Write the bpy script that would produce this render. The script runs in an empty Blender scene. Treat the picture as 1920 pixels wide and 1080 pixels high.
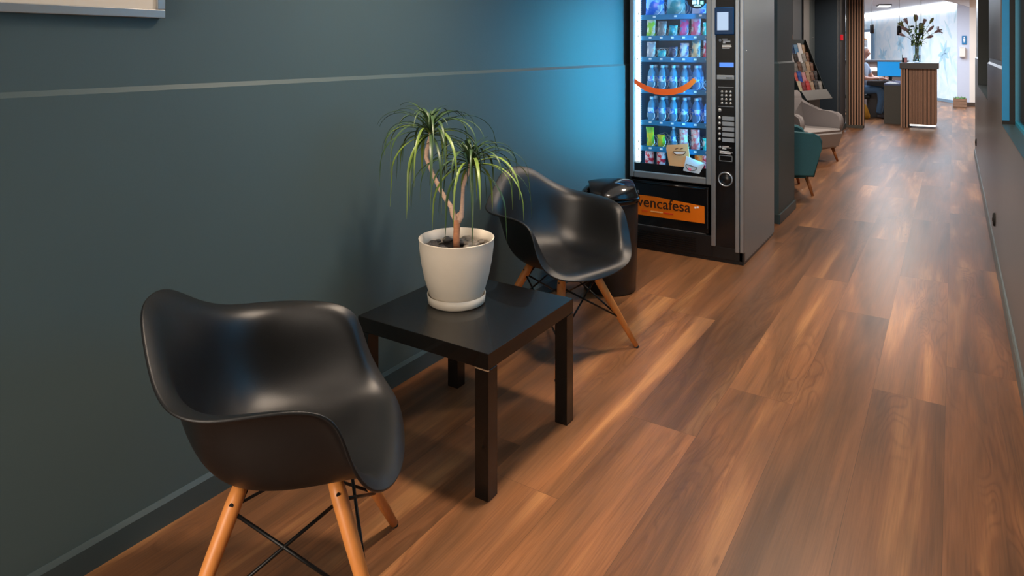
import bpy, bmesh, math, random
from mathutils import Vector, Matrix
random.seed(7)
PI = math.pi
S = bpy.context.scene
COL = S.collection

# ------------------------------------------------------------------ camera
H = 1.375
cam = bpy.data.objects.new('camera', bpy.data.cameras.new('camera'))
COL.objects.link(cam)
cam.data.lens = 24.0
cam.data.sensor_width = 36.0
cam.data.shift_y = -(540 - 91) / 1920
cam.location = (0, 0, H)
cam.rotation_euler = (math.radians(90), 0, math.radians(32.898))
cam.data.clip_start = 0.02
S.camera = cam
S.view_settings.view_transform = 'Standard'
S.view_settings.look = 'None'
S.view_settings.gamma = 1
S.view_settings.use_curve_mapping = False
S.view_settings.exposure = 0.0

# ------------------------------------------------------------------ world and room lights
w = bpy.data.worlds.new('world'); S.world = w; w.use_nodes = True
w.node_tree.nodes['Background'].inputs[0].default_value = (0.55, 0.7, 1.0, 1)
w.node_tree.nodes['Background'].inputs[1].default_value = 0.15

def area(name, loc, power, col, sx, sy=None, rot=(0, 0, 0), spread=180, shape=None):
    l = bpy.data.lights.new(name, 'AREA')
    l.energy = power; l.color = col; l.size = sx
    l.shape = shape or ('RECTANGLE' if sy else 'DISK')
    if sy: l.size_y = sy
    l.spread = math.radians(spread)
    o = bpy.data.objects.new(name, l); COL.objects.link(o)
    o.location = loc; o.rotation_euler = rot
    return o
WARM = (1.0, 0.79, 0.60)
NEUT = (1.0, 0.86, 0.74)
area('downlight', (-1.10, -1.00, 2.46), 20, WARM, 0.22, spread=118)
area('downlight', (-1.10, 1.95, 2.46), 25, WARM, 0.22, spread=118)
area('downlight', (-0.70, 4.20, 2.46), 27, WARM, 0.22, spread=125)
area('downlight', (-0.75, 7.85, 2.46), 27, NEUT, 0.22, spread=125)
area('downlight', (-0.70, 11.4, 2.46), 62, NEUT, 0.22, spread=160)
area('lobby_light', (-2.0, 16.5, 2.5), 190, (0.74, 0.86, 1.0), 2.2, 3.0)
area('lobby_light', (-0.6, 17.4, 2.5), 105, (0.66, 0.82, 1.0), 1.2, 2.2)
area('lobby_light', (-2.9, 20.6, 2.5), 170, (0.80, 0.90, 1.0), 1.6, 1.6)  # added near the mural's left end to brighten that wall
area('behind_camera_fill', (-0.85, -2.85, 1.45), 95, (1.0, 0.86, 0.72), 1.9, 1.9, rot=(math.radians(90), 0, 0), spread=150)  # soft fill added behind the camera for upright surfaces
area('ceiling_fill', (-0.85, 2.4, 2.47), 30, (1.0, 0.86, 0.72), 1.3, 7.0)  # broad overhead fill added to soften the corridor shadows
area('side_light', (0.9, 17.0, 2.5), 60, (1.0, 0.82, 0.64), 0.5, 0.5)
area('machine_glow_fill', (-1.362, 4.414, 1.18), 12.5, (0.0, 0.56, 1.0), 0.02, 1.10, rot=(math.radians(-90), 0, math.radians(-67)), spread=118)  # added outside the pane to throw the machine's cyan glow onto the wall
area('sky_window', (0.50, 3.0, 1.65), 72, (0.08, 0.58, 1.0), 3.2, 1.3, rot=(0, math.radians(90), 0))

# ------------------------------------------------------------------ helpers
def lin(c):
    return tuple(((x / 255) / 12.92 if x / 255 <= 0.04045 else ((x / 255 + 0.055) / 1.055) ** 2.4) for x in c)

def mat(name, col, rough=0.5, metal=0.0, noise=0.0, nscale=30, spec=0.5, emit=None, estr=0.0,
        trans=0.0, bump=0.0, bscale=200, coat=0.0, alpha=1.0, ior=1.45, stretch=None):
    m = bpy.data.materials.new(name); m.use_nodes = True
    nt = m.node_tree; b = nt.nodes['Principled BSDF']
    b.inputs['Base Color'].default_value = (*col, 1)
    b.inputs['Roughness'].default_value = rough
    b.inputs['Metallic'].default_value = metal
    b.inputs['Specular IOR Level'].default_value = spec
    b.inputs['Transmission Weight'].default_value = trans
    b.inputs['Coat Weight'].default_value = coat
    b.inputs['IOR'].default_value = ior
    if emit:
        b.inputs['Emission Color'].default_value = (*emit, 1); b.inputs['Emission Strength'].default_value = estr
    if noise or bump:
        tc = nt.nodes.new('ShaderNodeTexCoord'); mp = nt.nodes.new('ShaderNodeMapping')
        nt.links.new(tc.outputs['Object'], mp.inputs[0])
        if stretch: mp.inputs['Scale'].default_value = stretch
    if noise:
        n = nt.nodes.new('ShaderNodeTexNoise'); n.inputs['Scale'].default_value = nscale; n.inputs['Detail'].default_value = 4
        nt.links.new(mp.outputs[0], n.inputs['Vector'])
        mx = nt.nodes.new('ShaderNodeMix'); mx.data_type = 'RGBA'
        mx.inputs['A'].default_value = (*[c * (1 - noise) for c in col], 1)
        mx.inputs['B'].default_value = (*[min(1, c * (1 + noise)) for c in col], 1)
        nt.links.new(n.outputs['Fac'], mx.inputs['Factor']); nt.links.new(mx.outputs['Result'], b.inputs['Base Color'])
    if bump:
        n2 = nt.nodes.new('ShaderNodeTexNoise'); n2.inputs['Scale'].default_value = bscale
        nt.links.new(mp.outputs[0], n2.inputs['Vector'])
        bp = nt.nodes.new('ShaderNodeBump'); bp.inputs['Strength'].default_value = bump; bp.inputs['Distance'].default_value = 0.002
        nt.links.new(n2.outputs['Fac'], bp.inputs['Height']); nt.links.new(bp.outputs[0], b.inputs['Normal'])
    return m

def glassy(name, tint=(1, 1, 1), refl=0.06):
    m = bpy.data.materials.new(name); m.use_nodes = True; nt = m.node_tree; nt.nodes.clear()
    o = nt.nodes.new('ShaderNodeOutputMaterial'); mx = nt.nodes.new('ShaderNodeMixShader')
    t = nt.nodes.new('ShaderNodeBsdfTransparent'); g = nt.nodes.new('ShaderNodeBsdfGlossy')
    t.inputs[0].default_value = (*tint, 1); g.inputs['Roughness'].default_value = 0.02
    lw = nt.nodes.new('ShaderNodeLayerWeight'); lw.inputs[0].default_value = 0.5
    pw = nt.nodes.new('ShaderNodeMath'); pw.operation = 'POWER'; pw.inputs[1].default_value = 4.0
    f = nt.nodes.new('ShaderNodeMath'); f.operation = 'MULTIPLY_ADD'; f.inputs[1].default_value = 0.5; f.inputs[2].default_value = refl
    nt.links.new(lw.outputs['Facing'], pw.inputs[0]); nt.links.new(pw.outputs[0], f.inputs[0]); nt.links.new(f.outputs[0], mx.inputs[0]); nt.links.new(t.outputs[0], mx.inputs[1]); nt.links.new(g.outputs[0], mx.inputs[2])
    nt.links.new(mx.outputs[0], o.inputs[0])
    return m

def box(bm, x0, x1, y0, y1, z0, z1, bev=0.0, seg=2, mi=0):
    v = [bm.verts.new((x, y, z)) for x in (x0, x1) for y in (y0, y1) for z in (z0, z1)]
    idx = [(0, 1, 3, 2), (4, 6, 7, 5), (0, 4, 5, 1), (2, 3, 7, 6), (0, 2, 6, 4), (1, 5, 7, 3)]
    fs = [bm.faces.new([v[i] for i in f]) for f in idx]
    for f in fs: f.material_index = mi
    if bev:
        es = list({e for f in fs for e in f.edges})
        bmesh.ops.bevel(bm, geom=es, offset=bev, segments=seg, affect='EDGES', profile=0.5)
    return bm

def extr(bm, pts, axis, a, b):
    """prism: polygon pts in the two other axes, extruded from a to b along axis"""
    def P(p, t):
        if axis == 'x': return (t, p[0], p[1])
        if axis == 'y': return (p[0], t, p[1])
        return (p[0], p[1], t)
    A = [bm.verts.new(P(p, a)) for p in pts]; B = [bm.verts.new(P(p, b)) for p in pts]
    n = len(pts)
    bm.faces.new(A); bm.faces.new(B[::-1])
    for i in range(n):
        bm.faces.new([A[i], A[(i + 1) % n], B[(i + 1) % n], B[i]])
    return bm

def tube(bm, pts, r, n=8, caps=True):
    pts = [Vector(p) for p in pts]
    rs = r if isinstance(r, (list, tuple)) else [r] * len(pts)
    up = Vector((0, 0, 1)); rings = []; prev = None
    for i, p in enumerate(pts):
        d = (pts[min(i + 1, len(pts) - 1)] - pts[max(i - 1, 0)]).normalized()
        if prev is None:
            a = d.cross(up)
            if a.length < 0.05: a = d.cross(Vector((1, 0, 0)))
            a.normalize()
        else:
            a = prev - d * prev.dot(d)
            a.normalize()
        prev = a
        b = d.cross(a)
        rings.append([bm.verts.new(p + (a * math.cos(t * 2 * PI / n) + b * math.sin(t * 2 * PI / n)) * rs[i]) for t in range(n)])
    for i in range(len(rings) - 1):
        for t in range(n):
            f = bm.faces.new([rings[i][t], rings[i][(t + 1) % n], rings[i + 1][(t + 1) % n], rings[i + 1][t]]); f.smooth = True
    if caps:
        bm.faces.new(rings[0][::-1]); bm.faces.new(rings[-1])
    return bm

def lathe(bm, prof, n=32, c=(0, 0), closed=False):
    rings = []
    for r, z in prof:
        if r < 1e-5: rings.append([bm.verts.new((c[0], c[1], z))])
        else: rings.append([bm.verts.new((c[0] + r * math.cos(2 * PI * t / n), c[1] + r * math.sin(2 * PI * t / n), z)) for t in range(n)])
    for i in range(len(rings) - 1):
        A, B = rings[i], rings[i + 1]
        for t in range(n):
            u = (t + 1) % n
            if len(A) == 1 and len(B) == 1: continue
            if len(A) == 1: f = bm.faces.new([A[0], B[u], B[t]])
            elif len(B) == 1: f = bm.faces.new([A[t], A[u], B[0]])
            else: f = bm.faces.new([A[t], A[u], B[u], B[t]])
            f.smooth = True
    return bm

def obj(name, bm, m, parent=None, smooth=False, angle=None, loc=None, rz=None, normals=True):
    if normals: bmesh.ops.recalc_face_normals(bm, faces=bm.faces)
    me = bpy.data.meshes.new(name); bm.to_mesh(me); bm.free()
    if isinstance(m, (list, tuple)):
        for q in m: me.materials.append(q)
    else: me.materials.append(m)
    if smooth:
        for p in me.polygons: p.use_smooth = True
    o = bpy.data.objects.new(name, me); COL.objects.link(o)
    if parent: o.parent = parent
    if loc: o.location = loc
    if rz is not None: o.rotation_euler = (0, 0, rz)
    return o

def NB(): return bmesh.new()

def thing(name, label, cat, loc=(0, 0, 0), rz=0, group=None):
    o = bpy.data.objects.new(name, None); COL.objects.link(o)
    o.empty_display_size = 0.05
    o.location = loc; o.rotation_euler = (0, 0, rz); o['label'] = label; o['category'] = cat
    if group: o['group'] = group
    return o

def tag(o, label, cat, group=None):
    o['label'] = label; o['category'] = cat
    if group: o['group'] = group
    return o

def struct(name, bm, m, parent=None, **k):
    o = obj(name, bm, m, parent, **k)
    if not parent: o['kind'] = 'structure'
    return o

def text_mesh(name, s, size, m, parent, loc, ext=0.0008, align='LEFT', bold=0.0, xs=1.0):
    cu = bpy.data.curves.new(name, 'FONT'); cu.body = s; cu.size = size; cu.extrude = ext; cu.align_x = align; cu.offset = bold
    t = bpy.data.objects.new(name + '_tmp', cu); COL.objects.link(t)
    dg = bpy.context.evaluated_depsgraph_get(); dg.update()
    me = bpy.data.meshes.new_from_object(t.evaluated_get(dg))
    bpy.data.objects.remove(t); bpy.data.curves.remove(cu)
    for v in me.vertices:
        x, y, z = v.co; v.co = (x * xs, -z, y)
    me.materials.clear(); me.materials.append(m)
    o = bpy.data.objects.new(name, me); COL.objects.link(o); o.parent = parent; o.location = loc
    return o

def mod(o, t, **k):
    m = o.modifiers.new(t.lower(), t)
    for a, b in k.items(): setattr(m, a, b)
    return m

# ------------------------------------------------------------------ materials
M = {}
M['wall'] = mat('wall_paint', lin((65, 82, 86)), 0.52, noise=0.05, nscale=3, bump=0.12, bscale=90)
M['wall_grey'] = mat('wall_paint_grey', lin((92, 94, 94)), 0.33, noise=0.05, nscale=3, bump=0.1, bscale=90)
M['base'] = mat('baseboard_paint', lin((52, 66, 70)), 0.4, noise=0.05)
M['base_r'] = mat('baseboard_paint_right', lin((92, 102, 104)), 0.4, noise=0.05)
M['dark_wall'] = mat('dark_wall_paint', lin((36, 48, 58)), 0.45, noise=0.05, nscale=4)
M['door_grey'] = mat('door_laminate', lin((92, 92, 92)), 0.45, noise=0.04)
M['door_dark'] = mat('door_dark', lin((62, 70, 72)), 0.5, noise=0.04)
M['ceil'] = mat('ceiling_paint', lin((205, 205, 210)), 0.8, noise=0.02)
M['white'] = mat('white_paint', lin((226, 226, 230)), 0.6, noise=0.02)
M['warm_white'] = mat('warm_white_paint', lin((228, 216, 204)), 0.6, noise=0.02)
M['black_shell'] = mat('black_plastic', (0.0050, 0.0052, 0.0057), 0.38, noise=0.08, nscale=40, bump=0.2, bscale=900, spec=0.6)
M['wood_leg'] = mat('beech_leg', lin((214, 138, 72)), 0.38, noise=0.18, nscale=14, stretch=(6, 6, 0.6))
M['black_metal'] = mat('black_steel', (0.012, 0.012, 0.012), 0.35, metal=0.5, noise=0.1)
M['rubber'] = mat('black_rubber', (0.01, 0.01, 0.01), 0.7, noise=0.1)
M['table'] = mat('black_brown_laminate', (0.004, 0.0032, 0.0028), 0.24, coat=0.25, spec=0.5, noise=0.3, nscale=20, stretch=(1, 14, 14), bump=0.15, bscale=120)
M['table_edge'] = mat('worn_edge', lin((170, 140, 110)), 0.5, noise=0.1)
M['pot'] = mat('cream_plastic', lin((222, 211, 194)), 0.42, noise=0.03, bump=0.1, bscale=500)
M['soil'] = mat('soil', (0.03, 0.02, 0.014), 0.9, noise=0.5, nscale=80, bump=1, bscale=120)
M['stone'] = mat('river_pebble', lin((120, 112, 102)), 0.55, noise=0.5, nscale=25)
M['stone_d'] = mat('dark_pebble', lin((74, 70, 68)), 0.55, noise=0.4, nscale=25)
M['steel'] = mat('brushed_steel', lin((150, 164, 172)), 0.34, metal=0.85, noise=0.06, nscale=8, stretch=(30, 30, 0.6))
M['alu'] = mat('silver_profile', lin((150, 156, 162)), 0.3, metal=0.8, noise=0.03)
M['frame_grey'] = mat('grey_window_frame', lin((120, 126, 130)), 0.4, metal=0.4, noise=0.03)
M['black_gloss'] = mat('gloss_black_plastic', (0.007, 0.007, 0.008), 0.12, noise=0.1, nscale=20)
M['black_matt'] = mat('matt_black_panel', (0.008, 0.008, 0.009), 0.3, noise=0.1)
M['black_side'] = mat('black_bin_plastic', (0.014, 0.012, 0.011), 0.3, noise=0.1)
M['orange'] = mat('orange_vinyl', lin((226, 112, 10)), 0.35, noise=0.05, nscale=6)
M['orange_arc'] = mat('orange_red_vinyl', lin((250, 96, 20)), 0.4, noise=0.05, emit=lin((250, 96, 20)), estr=0.0)
M['ink'] = mat('dark_brown_ink', (0.03, 0.012, 0.006), 0.4, noise=0.05)
M['white_ink'] = mat('white_ink', (0.85, 0.85, 0.85), 0.5, noise=0.03)
M['pale_ink'] = mat('pale_orange_ink', lin((250, 190, 120)), 0.5, noise=0.03)
M['red_ink'] = mat('red_orange_ink', lin((214, 60, 20)), 0.5, noise=0.03)
M['mid_blue'] = mat('cabinet_blue', (0.01, 0.16, 0.34), 0.4, noise=0.1, nscale=6)  # blue of the LED light is put into the lining colour too
M['tray'] = mat('tray_blue', (0.015, 0.2, 0.42), 0.35, noise=0.1)
M['wire'] = mat('spiral_wire', (0.7, 0.85, 0.9), 0.25, metal=0.3, noise=0.03)
M['tag_white'] = mat('price_tag', (0.8, 0.9, 0.95), 0.5, noise=0.05)
M['key'] = mat('keypad_button', lin((170, 172, 172)), 0.35, metal=0.5, noise=0.05)
M['grey_label'] = mat('grey_label_strip', lin((128, 136, 142)), 0.5, noise=0.05)
M['slat'] = mat('walnut_slat', lin((166, 130, 108)), 0.5, noise=0.2, nscale=10, stretch=(8, 8, 0.7))
M['slat_bg'] = mat('slat_backing', (0.016, 0.011, 0.009), 0.7, noise=0.2)
M['counter'] = mat('dark_counter_top', lin((62, 60, 64)), 0.35, noise=0.1)
M['desk_side'] = mat('desk_grey_board', lin((84, 82, 76)), 0.5, noise=0.06)
M['desk_top'] = mat('desk_top', lin((92, 110, 150)), 0.12, noise=0.05)  # blue reflection on the desk is tinted into the base colour
M['teal_f'] = mat('teal_fabric', lin((62, 112, 122)), 0.85, noise=0.12, nscale=150, bump=0.5, bscale=400)
M['grey_f'] = mat('light_grey_fabric', lin((184, 178, 176)), 0.9, noise=0.1, nscale=150, bump=0.5, bscale=400)
M['grey_f2'] = mat('mid_grey_fabric', lin((160, 154, 154)), 0.9, noise=0.1, nscale=150, bump=0.5, bscale=400)
M['oak_leg'] = mat('oak_leg', lin((160, 100, 58)), 0.45, noise=0.15, nscale=12, stretch=(6, 6, 0.6))
M['glass'] = glassy('clear_glass')
M['dark_glass'] = mat('dark_window_glass', (0.03, 0.035, 0.04), 0.1, noise=0.05)
M['silver'] = mat('silver_frame', lin((150, 150, 148)), 0.38, metal=0.55, noise=0.04)
M['paper'] = mat('cream_mat_board', lin((214, 204, 190)), 0.7, noise=0.02)
M['grey_print'] = mat('grey_print', lin((150, 146, 150)), 0.6, noise=0.2, nscale=8)
M['trunk'] = mat('dracaena_bark', lin((222, 186, 162)), 0.7, noise=0.25, nscale=60, bump=0.8, bscale=140, stretch=(1, 1, 3))
M['trunk_r'] = mat('dracaena_lower_bark', lin((196, 134, 96)), 0.75, noise=0.3, nscale=60, bump=1, bscale=140, stretch=(1, 1, 3))
M['leaf'] = mat('dark_green_leaf', lin((54, 78, 46)), 0.42, noise=0.3, nscale=30)
M['leaf_l'] = mat('yellow_green_leaf', lin((100, 122, 50)), 0.42, noise=0.3, nscale=30)
M['red'] = mat('red_plastic', lin((206, 22, 44)), 0.4, noise=0.05)

def leather_floor():
    m = bpy.data.materials.new('vinyl_plank_floor'); m.use_nodes = True; nt = m.node_tree
    b = nt.nodes['Principled BSDF']; N = nt.nodes.new; L = nt.links.new
    b.inputs['Specular IOR Level'].default_value = 0.36
    uv = N('ShaderNodeUVMap'); uv.uv_map = 'UVMap'
    at = N('ShaderNodeAttribute'); at.attribute_name = 'rnd'
    sp = N('ShaderNodeSeparateXYZ'); L(uv.outputs[0], sp.inputs[0])
    def math_(op, a, b_=None, c=None):
        n = N('ShaderNodeMath'); n.operation = op
        for i, q in enumerate((a, b_, c)):
            if q is None: continue
            if isinstance(q, (int, float)): n.inputs[i].default_value = q
            else: L(q, n.inputs[i])
        return n.outputs[0]
    off = math_('MULTIPLY', at.outputs['Fac'], 91.7)
    def coord(sx, sy):
        c = N('ShaderNodeCombineXYZ')
        L(math_('MULTIPLY', sp.outputs[0], sx), c.inputs[0]); L(math_('MULTIPLY', sp.outputs[1], sy), c.inputs[1]); L(off, c.inputs[2])
        return c.outputs[0]
    def noise(vec, det=3, rough=0.5, dist=0.0, sc=1.0):
        n = N('ShaderNodeTexNoise'); n.inputs['Scale'].default_value = sc; n.inputs['Detail'].default_value = det
        n.inputs['Roughness'].default_value = rough; n.inputs['Distortion'].default_value = dist; L(vec, n.inputs['Vector'])
        return n.outputs['Fac']
    def ramp(f, stops):
        r = N('ShaderNodeValToRGB'); e = r.color_ramp.elements
        while len(e) < len(stops): e.new(0.5)
        for i, (p, c) in enumerate(stops): e[i].position = p; e[i].color = (*c, 1)
        L(f, r.inputs[0]); return r.outputs[0]
    def mixc(f, a, b_, mode='MIX'):
        n = N('ShaderNodeMix'); n.data_type = 'RGBA'; n.blend_type = mode
        if isinstance(f, (int, float)): n.inputs['Factor'].default_value = f
        else: L(f, n.inputs['Factor'])
        for k, q in (('A', a), ('B', b_)):
            if isinstance(q, tuple): n.inputs[k].default_value = (*q, 1)
            else: L(q, n.inputs[k])
        return n.outputs['Result']
    big = noise(coord(7, 0.65), 3, 0.5, 0.5)
    base = ramp(big, [(0.28, lin((104, 80, 62))), (0.42, lin((140, 108, 84))), (0.56, lin((168, 126, 96))), (0.66, lin((206, 164, 124)))])
    grey = noise(coord(6, 0.8), 2, 0.5, 0.4, 1.3)
    base = mixc(ramp(grey, [(0.5, (0, 0, 0)), (0.7, (0.55, 0.55, 0.55))]), base, lin((128, 104, 88)))
    # cathedral figure: rings distorted along the plank
    figv = noise(coord(7, 0.9), 1, 0.4, 1.8)
    rings = math_('SINE', math_('MULTIPLY', figv, 75.0))
    rings = math_('MULTIPLY', math_('ADD', rings, 1.0), 0.5)
    gate = ramp(noise(coord(5, 0.7), 1, 0.4, 0.0, 0.9), [(0.48, (0, 0, 0)), (0.62, (1, 1, 1))])
    fig = math_('MULTIPLY', math_('POWER', rings, 3.0), math_('MULTIPLY', gate, 0.35))
    base = mixc(fig, base, lin((98, 66, 48)))
    streak = noise(coord(48, 1.6), 3, 0.6, 0.4)
    base = mixc(0.28, base, ramp(streak, [(0.32, (0.62, 0.60, 0.60)), (0.62, (1.08, 1.06, 1.04))]), 'MULTIPLY')
    fine = noise(coord(240, 5), 3, 0.6)
    base = mixc(0.55, base, ramp(fine, [(0.3, (0.55, 0.55, 0.55)), (0.6, (1, 1, 1))]), 'MULTIPLY')
    # tone of each plank
    at2 = N('ShaderNodeAttribute'); at2.attribute_name = 'tone'
    tone = ramp(at2.outputs['Fac'], [(0.0, (0.66, 0.67, 0.69)), (0.5, (0.90, 0.88, 0.87)), (1.0, (1.22, 1.20, 1.16))])
    base = mixc(1.0, base, tone, 'MULTIPLY')
    # knots
    vo = N('ShaderNodeTexVoronoi'); vo.inputs['Scale'].default_value = 1.0; L(coord(9, 2.6), vo.inputs['Vector'])
    kn = ramp(vo.outputs['Distance'], [(0.0, (0.8, 0.8, 0.8)), (0.09, (0, 0, 0))])
    kg = math_('MULTIPLY', kn, math_('GREATER_THAN', noise(coord(3, 1), 1, 0.5, 0, 0.7), 0.56))
    base = mixc(kg, base, lin((74, 48, 34)))
    # joints: distance to plank edges, stored in metres in the UVs
    e1 = math_('LESS_THAN', sp.outputs[0], 0.0013)
    e2 = math_('LESS_THAN', sp.outputs[1], 0.0013)
    seam = math_('MAXIMUM', e1, e2)
    base = mixc(math_('MULTIPLY', seam, 0.6), base, (0.03, 0.02, 0.015))
    L(base, b.inputs['Base Color'])
    base = mixc(1.0, base, (0.64, 0.505, 0.365), 'MULTIPLY')
    L(base, b.inputs['Base Color'])
    rr = N('ShaderNodeMapRange'); rr.inputs['To Min'].default_value = 0.30; rr.inputs['To Max'].default_value = 0.42
    L(fine, rr.inputs['Value']); L(rr.outputs[0], b.inputs['Roughness'])
    bp = N('ShaderNodeBump'); bp.inputs['Strength'].default_value = 0.25; bp.inputs['Distance'].default_value = 0.001
    L(math_('SUBTRACT', fine, math_('MULTIPLY', seam, 2.0)), bp.inputs['Height']); L(bp.outputs[0], b.inputs['Normal'])
    return m
M['floor'] = leather_floor()

def mural_mat():
    m = bpy.data.materials.new('floral_wallpaper'); m.use_nodes = True; nt = m.node_tree
    b = nt.nodes['Principled BSDF']; N = nt.nodes.new; L = nt.links.new
    tc = N('ShaderNodeTexCoord')
    n = N('ShaderNodeTexNoise'); n.inputs['Scale'].default_value = 1.6; n.inputs['Detail'].default_value = 3; n.inputs['Distortion'].default_value = 1.6
    L(tc.outputs['Object'], n.inputs['Vector'])
    r = N('ShaderNodeValToRGB'); e = r.color_ramp.elements
    e[0].position = 0.32; e[0].color = (*lin((200, 222, 236)), 1); e[1].position = 0.55; e[1].color = (*lin((226, 234, 240)), 1)
    L(n.outputs['Fac'], r.inputs[0]); L(r.outputs[0], b.inputs['Base Color']); b.inputs['Roughness'].default_value = 0.6
    return m
M['mural'] = mural_mat()
M['petal'] = mat('blue_petal_print', lin((176, 212, 232)), 0.6, noise=0.25, nscale=5)
M['petal_l'] = mat('pale_leaf_print', lin((196, 220, 228)), 0.6, noise=0.2, nscale=5)

# ------------------------------------------------------------------ room shell
PW = 0.2465
# floor: one mesh of planks
bm = NB(); uvl = bm.loops.layers.uv.new('UVMap'); rl = bm.faces.layers.float.new('rnd'); tl = bm.faces.layers.float.new('tone')
TONE = {(1, 3.11): .95, (1, 1.475): .12, (1, 4.745): .22, (2, .68): .42, (2, 3.95): .72, (3, 2.8): .92, (3, 1.165): .48, (3, 4.435): .25, (4, 2.385): .12, (4, .75): .95, (0, 3.5): .25, (0, 5.135): .5, (0, 1.865): .3, (5, 3.46): .2, (5, 1.825): .85, (5, .19): .8}
phase = {0: 3.50, 1: 3.11, 2: 3.95, 3: 2.80, 4: 2.385, 5: 3.46, 6: 2.0, 7: 3.3, -1: 3.1}
tones = {}
PLEN = 1.635
for k in range(-12, 18):
    x1 = -0.027 - (k - 1) * PW; x0 = x1 - PW
    if x1 < -4.6 or x0 > 2.6: continue
    ph = phase.get(k, random.uniform(2, 3.6))
    ys = []; y = ph - PLEN * 4
    while y < 32: ys.append(round(y, 4)); y += PLEN
    if k == 2: ys.remove(round(ph - PLEN, 4))
    if k == 4: ys.remove(round(ph + PLEN, 4))
    for y, y2 in zip(ys, ys[1:]):
        vs = [bm.verts.new(p) for p in ((x0, y, 0), (x1, y, 0), (x1, y2, 0), (x0, y2, 0))]
        f = bm.faces.new(vs); f[rl] = random.random(); f[tl] = next((v for (kk, yy), v in TONE.items() if kk == k and abs(yy - y) < .1), random.random())
        for lp, c in zip(f.loops, ((0, 0), (PW, 0), (PW, y2 - y), (0, y2 - y))): lp[uvl].uv = c
floor = struct('floor', bm, M['floor'], normals=False)

# left wall with the thicker wainscot and its small chamfer
XL = -1.916
def wainscot(bm, y0, y1, x=XL, s=1, back=0.2, zr=1.256, top=2.5):
    pts = [(x, 0), (x, zr - 0.001), (x - s * 0.012, zr + 0.013), (x - s * 0.012, top), (x - s * back, top), (x - s * back, 0)]
    extr(bm, pts, 'y', y0, y1)
bm = NB(); wainscot(bm, -3, 5.62)
struct('wall_left', bm, M['wall'])
bm = NB(); box(bm, -2.25, -2.10, 5.62, 10.5, 0, 2.5); struct('wall_recess', bm, M['dark_wall'])
bm = NB(); extr(bm, [(XL, 0), (-1.904, 0), (-1.904, 0.066), (-1.914, 0.078), (XL, 0.078)], 'y', -3, 5.62)
struct('baseboard_left', bm, M['base'])
# pillar behind the machine
bm = NB()
box(bm, -2.0, -1.150, 5.63, 6.25, 0, 1.256)
A = [(-2.0, 5.63), (-1.15, 5.63), (-1.15, 6.25), (-2.0, 6.25)]
lo = [bm.verts.new((*p, 1.256)) for p in A]; hi = [bm.verts.new((p[0] - (0.014 if p[0] > -1.5 else 0), p[1] + (0.014 if p[1] < 6 else -0.014), 1.27)) for p in A]
for i in range(4): bm.faces.new([lo[i], lo[(i + 1) % 4], hi[(i + 1) % 4], hi[i]])
box(bm, -2.0, -1.164, 5.644, 6.236, 1.27, 2.5)
struct('wall_pillar', bm, M['wall'])
bm = NB(); box(bm, -2.0, -1.138, 5.618, 6.262, 0, 0.075, bev=0.003); struct('baseboard_pillar', bm, M['base'])

# recess back part: doors on the left wall, end wall, slatted panel
bm = NB(); box(bm, -2.12, -1.955, 10.5, 12.3, 0, 2.5); struct('wall_recess_end', bm, M['dark_wall'])
d1 = NB(); box(d1, -1.955, -1.93, 11.22, 11.72, 0.01, 2.3, bev=0.003)
o = struct('door_1', d1, M['door_grey'])
b_ = NB(); tube(b_, [(-1.93, 11.66, 1.02), (-1.89, 11.66, 1.02), (-1.89, 11.56, 1.02)], 0.008); obj('door_handle', b_, M['alu'], o)
d1 = NB(); box(d1, -1.955, -1.935, 11.76, 12.25, 0.01, 2.3, bev=0.003)
o = struct('door_2', d1, M['door_dark'])
b_ = NB(); lathe(b_, [(0, 0), (0.012, 0.001), (0.012, 0.008), (0, 0.01)], 12)
k = obj('keyhole_plate', b_, M['alu'], o, loc=(-1.935, 12.05, 1.55)); k.rotation_euler = (0, math.radians(90), 0)
bm = NB(); box(bm, -2.12, -1.60, 12.3, 13.1, 0, 2.5); box(bm, -1.60, -1.575, 12.36, 13.1, 0, 2.5)
struct('wall_end_recess', bm, M['dark_wall'])
bm = NB(); box(bm, -1.60, -1.595, 12.30, 12.36, 0, 2.5); struct('trim_1', bm, M['wall_grey'])
bm = NB(); box(bm, -1.955, -1.595, 12.288, 12.3, 0, 0.08); box(bm, -1.595, -1.563, 12.36, 13.08, 0, 0.08); struct('baseboard_end_recess', bm, M['base'])
sp = thing('slatted_partition', 'tall walnut slatted partition beside the opening to the reception', 'partition', (-1.43, 13.14, 0))
b_ = NB(); box(b_, -0.128, 0.128, 0.02, 0.16, 0, 2.5); obj('backing_board', b_, M['slat_bg'], sp)
for i in range(6):
    b_ = NB(); x = -0.098 + i * 0.0425; box(b_, x, x + 0.021, -0.012, 0.02, 0.05, 2.5, bev=0.002); obj('slat', b_, M['slat'], sp)
b_ = NB(); box(b_, -0.14, -0.112, -0.014, 0.16, 0, 2.5, bev=0.002); obj('edge_post', b_, M['desk_side'], sp)
b_ = NB(); box(b_, -0.112, 0.128, -0.015, 0.02, 0, 0.05); obj('plinth', b_, M['desk_side'], sp)

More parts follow.
